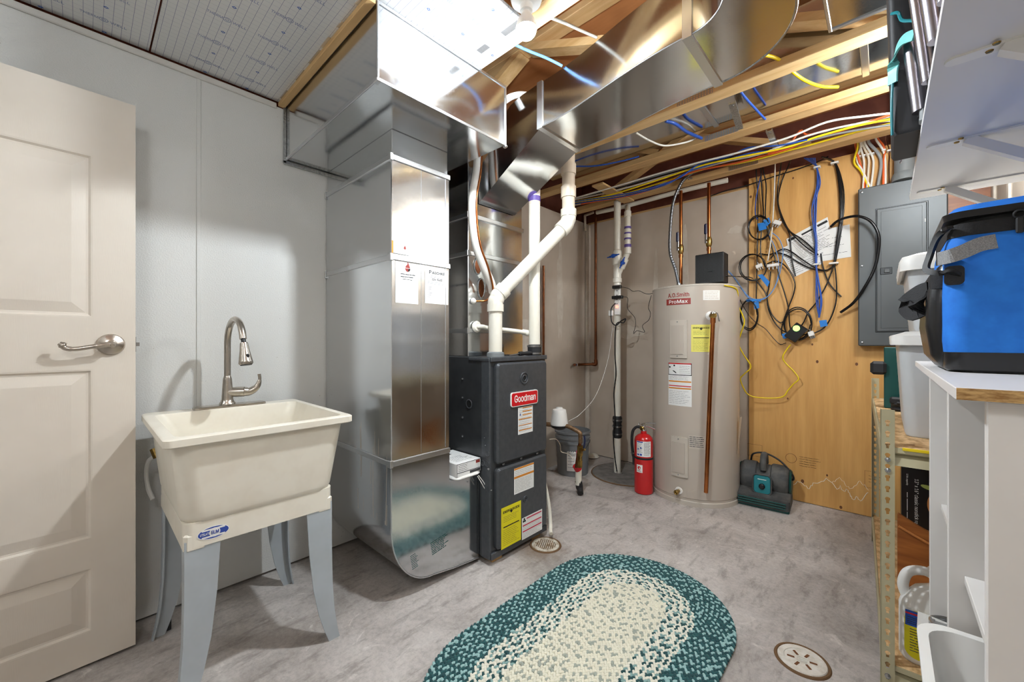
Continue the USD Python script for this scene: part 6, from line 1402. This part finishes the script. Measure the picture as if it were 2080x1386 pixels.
part(wt, 'board', extrude(gt, (xo + .02, 2.318, .145), (1, 0, 0), (0, 0, 1), .016, 0), 'oak', 20)
part(wt, 'rim', tube([(xo + .02 + a, 2.298, .145 + b) for a, b in [(.34, .17), (.30, .15), (.22, .16), (.14, .175), (.06, .21), (0, .24)]], .005, 6), 'oak_light')
jb = P(1826, 1357, z=.142); jx, jy = 2.262, 1.765
jg = thing('cleaner_jug', 'white cleaner jug with a yellow and blue label on the bottom of the metal shelf', 'jug', (jx + .065, jy + .05, .14))
body = loft([rr3(jx + .008, jx + .122, jy + .008, jy + .092, .141, .03), rr3(jx, jx + .13, jy, jy + .10, .155, .035), rr3(jx, jx + .13, jy, jy + .10, .30, .035), rr3(jx + .006, jx + .124, jy + .004, jy + .096, .325, .035), rr3(jx + .035, jx + .118, jy + .012, jy + .088, .365, .03), rr3(jx + .07, jx + .112, jy + .03, jy + .072, .385, .02), rr3(jx + .07, jx + .112, jy + .03, jy + .072, .41, .02)])
part(jg, 'body', body, 'white', 40)
part(jg, 'handle', tube([(jx + .022, jy + .05, .315), (jx + .010, jy + .05, .36), (jx + .022, jy + .05, .405), (jx + .055, jy + .05, .422), (jx + .085, jy + .05, .415)], .014, 12), 'white', 50)
part(jg, 'cap', zlathe([(.0, .408), (.026, .408), (.026, .436), (.022, .440), (0, .440)], jx + .091, jy + .051, 24), 'white')
pl = Plane((jx + .012, jy - .0006, .16), (1, 0, 0), (0, 0, 1))
g = rrect(.105, .15, .03)
lb = part(jg, 'label', pl.poly(sa.translate(g, .0525, .075), 0, 0), 'yellow_label', False, label='yellow and blue jug label')
part(lb, 'blue_band', pl.rect(.002, .103, .100, .148, .0006, .0010), 'blue_plastic', False)
part(lb, 'red_stripe', pl.rect(.002, .103, .136, .141, .0010, .0013), 'red', False)
part(lb, 'burst', pl.poly(sg.Polygon([((.016 if i % 2 else .021) * math.cos(i * math.pi / 10), (.012 if i % 2 else .016) * math.sin(i * math.pi / 10)) for i in range(20)]), .058, .117, .0010), 'white', False)
part(lb, 'text_lines', cat(lines(pl, .012, .095, .02, .095, 9, .002, 121) + lines(pl, .006, .03, .105, .13, 4, .002, 122, .1, .0012)), 'ink', False)

# ================================================================== WHITE BOOKCASE
bk0, bk1, bx0, bx1 = .778, 1.712, 2.296, 2.655
bs = thing('bookcase', 'white laminate bookcase with a raw chipboard top edge at the right', 'bookcase', (2.48, 1.26, 0))
part(bs, 'top_board', cbox(bx0, bx1, bk0 - .008, bk1, 1.074, 1.090, .0012), 'melamine', 20)
part(bs, 'raw_edge', box(bx0 + .0012, bx1, bk0 - .0095, bk0 - .0078, 1.0745, 1.0895), 'particle', False, label='raw chipboard end of the top')
xf = 2.325
def upright(y, t=.016): part(bs, 'upright', cbox(xf, bx1, y, y + t, 0, 1.073, .0015), 'cabinet_white', 20)
upright(.790); upright(1.225); 
part(bs, 'upright', cbox(xf, bx1, 1.690, 1.706, .30, 1.073, .0015), 'cabinet_white', 20)
part(bs, 'back_panel', cbox(bx1 - .008, bx1, .79, 1.706, 0, 1.073, .001), 'cabinet_white', False)
for y0, y1, z in ((.807, 1.224, .672), (1.242, 1.689, .680), (.807, 1.224, .44), (1.242, 1.689, .292), (.807, 1.224, .02)):
    part(bs, 'shelf', cbox(2.348, bx1 - .009, y0, y1, z - .016, z, .0012), 'cabinet_white', 20)
part(bs, 'leg', cbox(xf, xf + .03, 1.676, 1.706, 0, .30, .002), 'cabinet_white'); part(bs, 'leg', cbox(bx1 - .04, bx1 - .01, 1.676, 1.706, 0, .30, .002), 'cabinet_white')
ty = thing('white_tray', 'white plastic bin with a rounded rim sticking out low in the bookcase', 'bin', (2.42, 1.01, .44))
o = loft([rr3(2.31, 2.60, .86, 1.16, .441, .04), rr3(2.285, 2.62, .83, 1.195, .555, .05), rr3(2.277, 2.628, .822, 1.203, .557, .05), rr3(2.277, 2.628, .822, 1.203, .567, .05)])
i_ = loft([rr3(2.316, 2.595, .866, 1.154, .446, .038), rr3(2.29, 2.615, .835, 1.19, .58, .048)])
part(ty, 'bin', diff(o, i_), 'white', 40)
part(ty, 'folded_cloth', loft([rr3(2.33, 2.58, .88, 1.14, .447, .04), rr3(2.325, 2.585, .875, 1.145, .50, .05), rr3(2.36, 2.55, .90, 1.12, .53, .05)]), 'cabinet_white', 60)
pcx, pcy = 2.362, 1.60
pc = thing('paint_can', 'small wood finish can with a yellow label and silver lid low in the bookcase', 'can', (pcx, pcy, .292))
part(pc, 'can', zlathe([(0, .293), (.042, .293), (.043, .296), (.043, .372), (.0445, .375), (.0445, .380), (.041, .381), (.039, .377), (.034, .377), (.033, .374), (0, .374)], pcx, pcy, 40), 'steel', 40)
part(pc, 'wrapper', zlathe([(.0432, .299), (.0437, .299), (.0437, .369), (.0432, .369)], pcx, pcy, 40), 'box_black')
pl = Plane(cyl=((pcx, pcy), .0438, -2.75, .305))
part(pc, 'label_band', pl.rect(0, .09, .016, .046, 0, .0005), 'yellow_label', False)
part(pc, 'lettering', pl.text('FINISH', .012, .025, .014, True, .0006, .058), 'ink_black', False)
tcx = thing('folded_card', 'tan and white folded card leaning over the paint can and jug', 'card', (2.33, 1.66, .31))
pl = Plane(P(1862, 1284, y=1.60), (.95, -.02, -.10), (.05, .3, .95))
part(tcx, 'card', pl.rect(0, .10, 0, .055, 0, .0012), 'white', False)
part(tcx, 'tan_panel', pl.rect(.028, .10, -.006, .036, .0013, .002), 'paper_tan', False)
part(tcx, 'lettering', cat([pl.text('COLO', .06, .024, .006, True, .0021), pl.text('4 O', .03, .012, .009, False, .0021)]), 'knot', False)

# ================================================================== COOLER BAG
cb = thing('cooler_bag', 'bright blue and black insulated cooler bag standing on the white bookcase', 'cooler bag', (2.48, 1.3, 1.09))
zb = 1.0905
def bag_ring(x0, x1, y0, y1, z, r): return rr3(x0, x1, y0, y1, z, r, 8)
bx_a, bx_b, by_a, by_b = 2.316, 2.655, 1.135, 1.42
part(cb, 'base', loft([bag_ring(bx_a + .006, bx_b - .004, by_a + .008, by_b - .006, zb, .05), bag_ring(bx_a, bx_b, by_a, by_b, zb + .006, .032), bag_ring(bx_a - .002, bx_b, by_a - .002, by_b, zb + .038, .032)]), 'bag_black', 50)
bl = loft([bag_ring(bx_a - .001, bx_b, by_a - .001, by_b, zb + .037, .032), bag_ring(bx_a - .003, bx_b, by_a - .004, by_b, zb + .06, .032), bag_ring(bx_a - .003, bx_b, by_a - .006, by_b, zb + .15, .032), bag_ring(bx_a, bx_b, by_a - .003, by_b, zb + .24, .032), bag_ring(bx_a + .004, bx_b, by_a, by_b, zb + .262, .032)])
part(cb, 'body', bl, 'bag_blue', 50)
part(cb, 'zip_band', loft([bag_ring(bx_a + .0025, bx_b, by_a - .002, by_b, zb + .258, .032), bag_ring(bx_a + .002, bx_b, by_a - .003, by_b, zb + .282, .032), bag_ring(bx_a + .012, bx_b - .01, by_a + .012, by_b - .01, zb + .284, .05)]), 'webbing_black', 50)
part(cb, 'zip_gap', loft([bag_ring(bx_a + .016, bx_b - .01, by_a + .016, by_b, zb + .283, .05), bag_ring(bx_a + .016, bx_b - .01, by_a + .016, by_b, zb + .298, .05)]), 'black', 50)
lid = loft([bag_ring(bx_a - .002, bx_b, by_a - .004, by_b, zb + .292, .032), bag_ring(bx_a - .004, bx_b, by_a - .008, by_b, zb + .304, .032)])
part(cb, 'lid_piping', lid, 'bag_black', 50)
part(cb, 'lid', loft([bag_ring(bx_a - .001, bx_b, by_a - .004, by_b, zb + .303, .032), bag_ring(bx_a + .012, bx_b - .01, by_a + .012, by_b - .01, zb + .318, .032), bag_ring(bx_a + .05, bx_b - .05, by_a + .05, by_b - .05, zb + .328, .05)]), 'bag_blue', 60)
pc_ = np.array([bx_a - .006, (by_a + by_b) / 2 + .055])
pk = [(-.0, .045, zb + .004), (-.018, .03, zb + .03), (-.026, .02, zb + .09), (-.022, .025, zb + .16), (-.008, .035, zb + .21), (.006, .05, zb + .225)]
part(cb, 'side_pocket', loft([rr3(bx_a + dx, bx_a + .03, by_a + ins + .012, by_b - .02, z, .02, 8) for dx, ins, z in pk]), 'bag_black', 60)
part(cb, 'pocket_band', cat([loft([rr3(bx_a - .019, bx_a + .03, by_a + .035, by_b - .03, zb + z, .02, 8) for z in (.165, .195)])]), 'webbing_black', 50)
fy = by_a - .006
fh = P(1930, 510, y=fy); fe_ = P(2020, 480, y=fy - .004)
def strap(pts, w, th=.0025, up=(0, 0, 1)):
    p = spline(pts, 6); V = []
    T = np.gradient(p, axis=0)
    for q, t in zip(p, T):
        t = t / np.linalg.norm(t); u = np.asarray(up, float) - t * (np.asarray(up) @ t); u /= np.linalg.norm(u); n = np.cross(t, u)
        V.append(np.array([q + u * w / 2 + n * th / 2, q - u * w / 2 + n * th / 2, q - u * w / 2 - n * th / 2, q + u * w / 2 - n * th / 2]))
    return loft(V)
part(cb, 'grey_strap', strap([P(2024, 490, y=fy - .003), P(1990, 497, y=fy - .008), P(1955, 512, y=fy - .012), P(1925, 522, y=fy - .010), P(1903, 527, y=fy + .03)], .026), 'webbing', 40, label='grey webbing strap with buckle')
part(cb, 'black_loop', strap([P(1948, 560, y=fy - .004), P(1930, 552, y=fy - .01), P(1905, 555, y=fy), P(1882, 548, y=fy + .02), P(1888, 522, y=fy + .03), P(1900, 490, y=fy + .03), P(1915, 470, y=fy + .02), P(1930, 462, y=fy)], .010, .006, up=(.7, -.7, .1)), 'black', 40)
part(cb, 'clip_tab', extrude(rrect(.026, .036, .008), P(1938, 560, y=fy - .002), (1, 0, 0), (0, 0, 1), .005), 'webbing_black', 30)
part(cb, 'shoulder_strap', strap([P(1885, 588, y=fy + .10), P(1868, 594, y=fy + .11), P(1846, 610, y=fy + .12), P(1838, 622, y=fy + .12), P(1856, 636, y=fy + .09), P(1872, 618, y=fy + .09), P(1880, 600, y=fy + .10)], .034, .004, up=(.3, 0, 1)), 'webbing_black', 40)
zp = P(2072, 448, y=fy - .004)
part(cb, 'zip_pull', cat([ring(zp + (0, 0, .012), (0, 1, 0), .007, .002, 16, 6), cbox(zp[0] - .005, zp[0] + .005, zp[1] - .003, zp[1] + .002, zp[2] - .022, zp[2] + .006, .002)]), 'black')

# ================================================================== WALL SHELF AND FOLDED CHAIRS
zs_ = 1.628
shelf_x = 2.2905
wsx = thing('wall_shelf', 'white wall shelf on white angled brackets at the upper right', 'shelf', (2.48, 1.3, zs_))
bd_ = sg.Polygon([(shelf_x, 1.915), (shelf_x, .40), (XR - .004, .40), (XR - .004, 1.915)])
part(wsx, 'board', extrude(bd_, (0, 0, zs_), (1, 0, 0), (0, 1, 0), .018), 'melamine', False)
for y in (1.83, 1.42, 1.01, .60):
    xl = shelf_x + .014
    bkx = part(wsx, 'bracket', cat([extrude(sg.box(xl + .013, -.013, XR - .006, .013).union(sg.Point(xl + .013, 0).buffer(.013)), (0, y, zs_ - .004), (1, 0, 0), (0, 1, 0), .004), cbox(XR - .012, XR - .004, y - .013, y + .013, zs_ - .30, zs_, .001)]), 'white', False)
    p, q = np.array([xl + .065, zs_ - .004]), np.array([XR - .012, zs_ - .215]); tdir = (q - p) / np.linalg.norm(q - p); nrm = np.array([-tdir[1], tdir[0]]) * .010
    part(bkx, 'brace', prism([p + nrm, p - nrm, q - nrm, q + nrm], 'y', y - .011, y + .011), 'white', 20)
    part(bkx, 'bracket_screw', cat([lathe([(.005, 0), (.004, .8), (0, 1)], 10, (xl + d, y + e, zs_ - .004), (xl + d, y + e, zs_ - .007)) for d, e in ((.05, 0), (.055, -.02))]), 'brass')
zt_ = zs_ + .019
def chair(lbl, ya, n_t, lean, x_off, seed):
    t = thing('folded_chair', lbl, 'folding chair', (2.33, ya[0], zt_))
    for k in range(len(ya)):
        yy = ya[k]; xb = x_off[k]
        p0 = np.array([xb, yy, zt_ + .030]); p1 = p0 + np.array([-.10 * n_t[k], 0, n_t[k]])
        part(t, 'tube', tube([p0, p0 + (p1 - p0) * .5, p1], .0165 if k % 2 else .0135, 14, smooth=False), 'silver_tube', 50)
        f = part(t, 'foot_clip', cbox(p0[0] - .004, p0[0] + .022, yy - .016, yy + .016, zt_, zt_ + .034, .005), 'conduit_grey', label='grey plastic foot clip')
        part(f, 'rivet', lathe([(.004, 0), (.003, 1), (0, 1)], 10, (p0[0] - .004, yy, zt_ + .018), (p0[0] - .007, yy, zt_ + .018)), 'black')
    c0, c1 = np.array([x_off[0] + .028, ya[0] - .02, zt_ + .03]), np.array([x_off[1] + .028, ya[1] + .06, zt_ + .03]); l = np.array([-.03, 0, .56])
    part(t, 'fabric', sheet(lambda a, b: (c0 + (c1 - c0) * a + l * b + np.array([.012 * math.sin(a * 9 + seed), 0, 0]), np.array([1.0, 0, 0])), 12, 4, .012), 'black_soft', 60)
    return t
c1_ = chair('folded chair with silver tubes and black fabric, nearer one on the wall shelf', (.91, 1.02), (.6, .6), 0, (2.302, 2.300), 1)
c2_ = chair('folded chair with silver tubes and black fabric, farther one on the wall shelf', (1.17, 1.31), (.56, .165), 0, (2.297, 2.291), 4)
single('flat_bar', 'slim pale grey flat bar standing at the far end of the wall shelf', 'bar', cbox(*sorted((P(1827, 330, y=1.56)[0], P(1832, 330, y=1.56)[0])), 1.55, 1.565, zt_, zt_ + .30, .002), 'silver_tube')
bt_ = thing('black_bag', 'tall black tote bag with a teal handle hanging over the edge of the wall shelf', 'bag', (2.31, 1.42, zt_))
part(bt_, 'body', loft([rr3(2.246, 2.50, 1.34, 1.53, zt_, .01), rr3(2.242, 2.50, 1.335, 1.54, zt_ + .01, .012), rr3(2.236, 2.50, 1.33, 1.54, zt_ + .30, .012), rr3(2.228, 2.50, 1.32, 1.54, zt_ + .62, .012)]), 'black_soft', 30)
hx = 2.236
part(bt_, 'handle', strap([P(1813, 170, y=1.325), P(1815, 130, y=1.32), P(1822, 100, y=1.30), P(1836, 80, y=1.27), P(1858, 70, y=1.24)], .022, .004, up=(.25, -.3, 1)), 'teal_light', 40, label='pale teal strap handle')
part(bt_, 'piping', tube([P(1813, 165, y=1.326), P(1811, 220, y=1.33), P(1812, 275, y=1.335)], .003, 6), 'teal')
part(bt_, 'upper_trim', tube([P(1811, 28, y=1.32), P(1824, 26, y=1.31), P(1828, 34, y=1.31), P(1834, 42, y=1.30), P(1856, 42, y=1.28)], .0035, 6), 'teal')
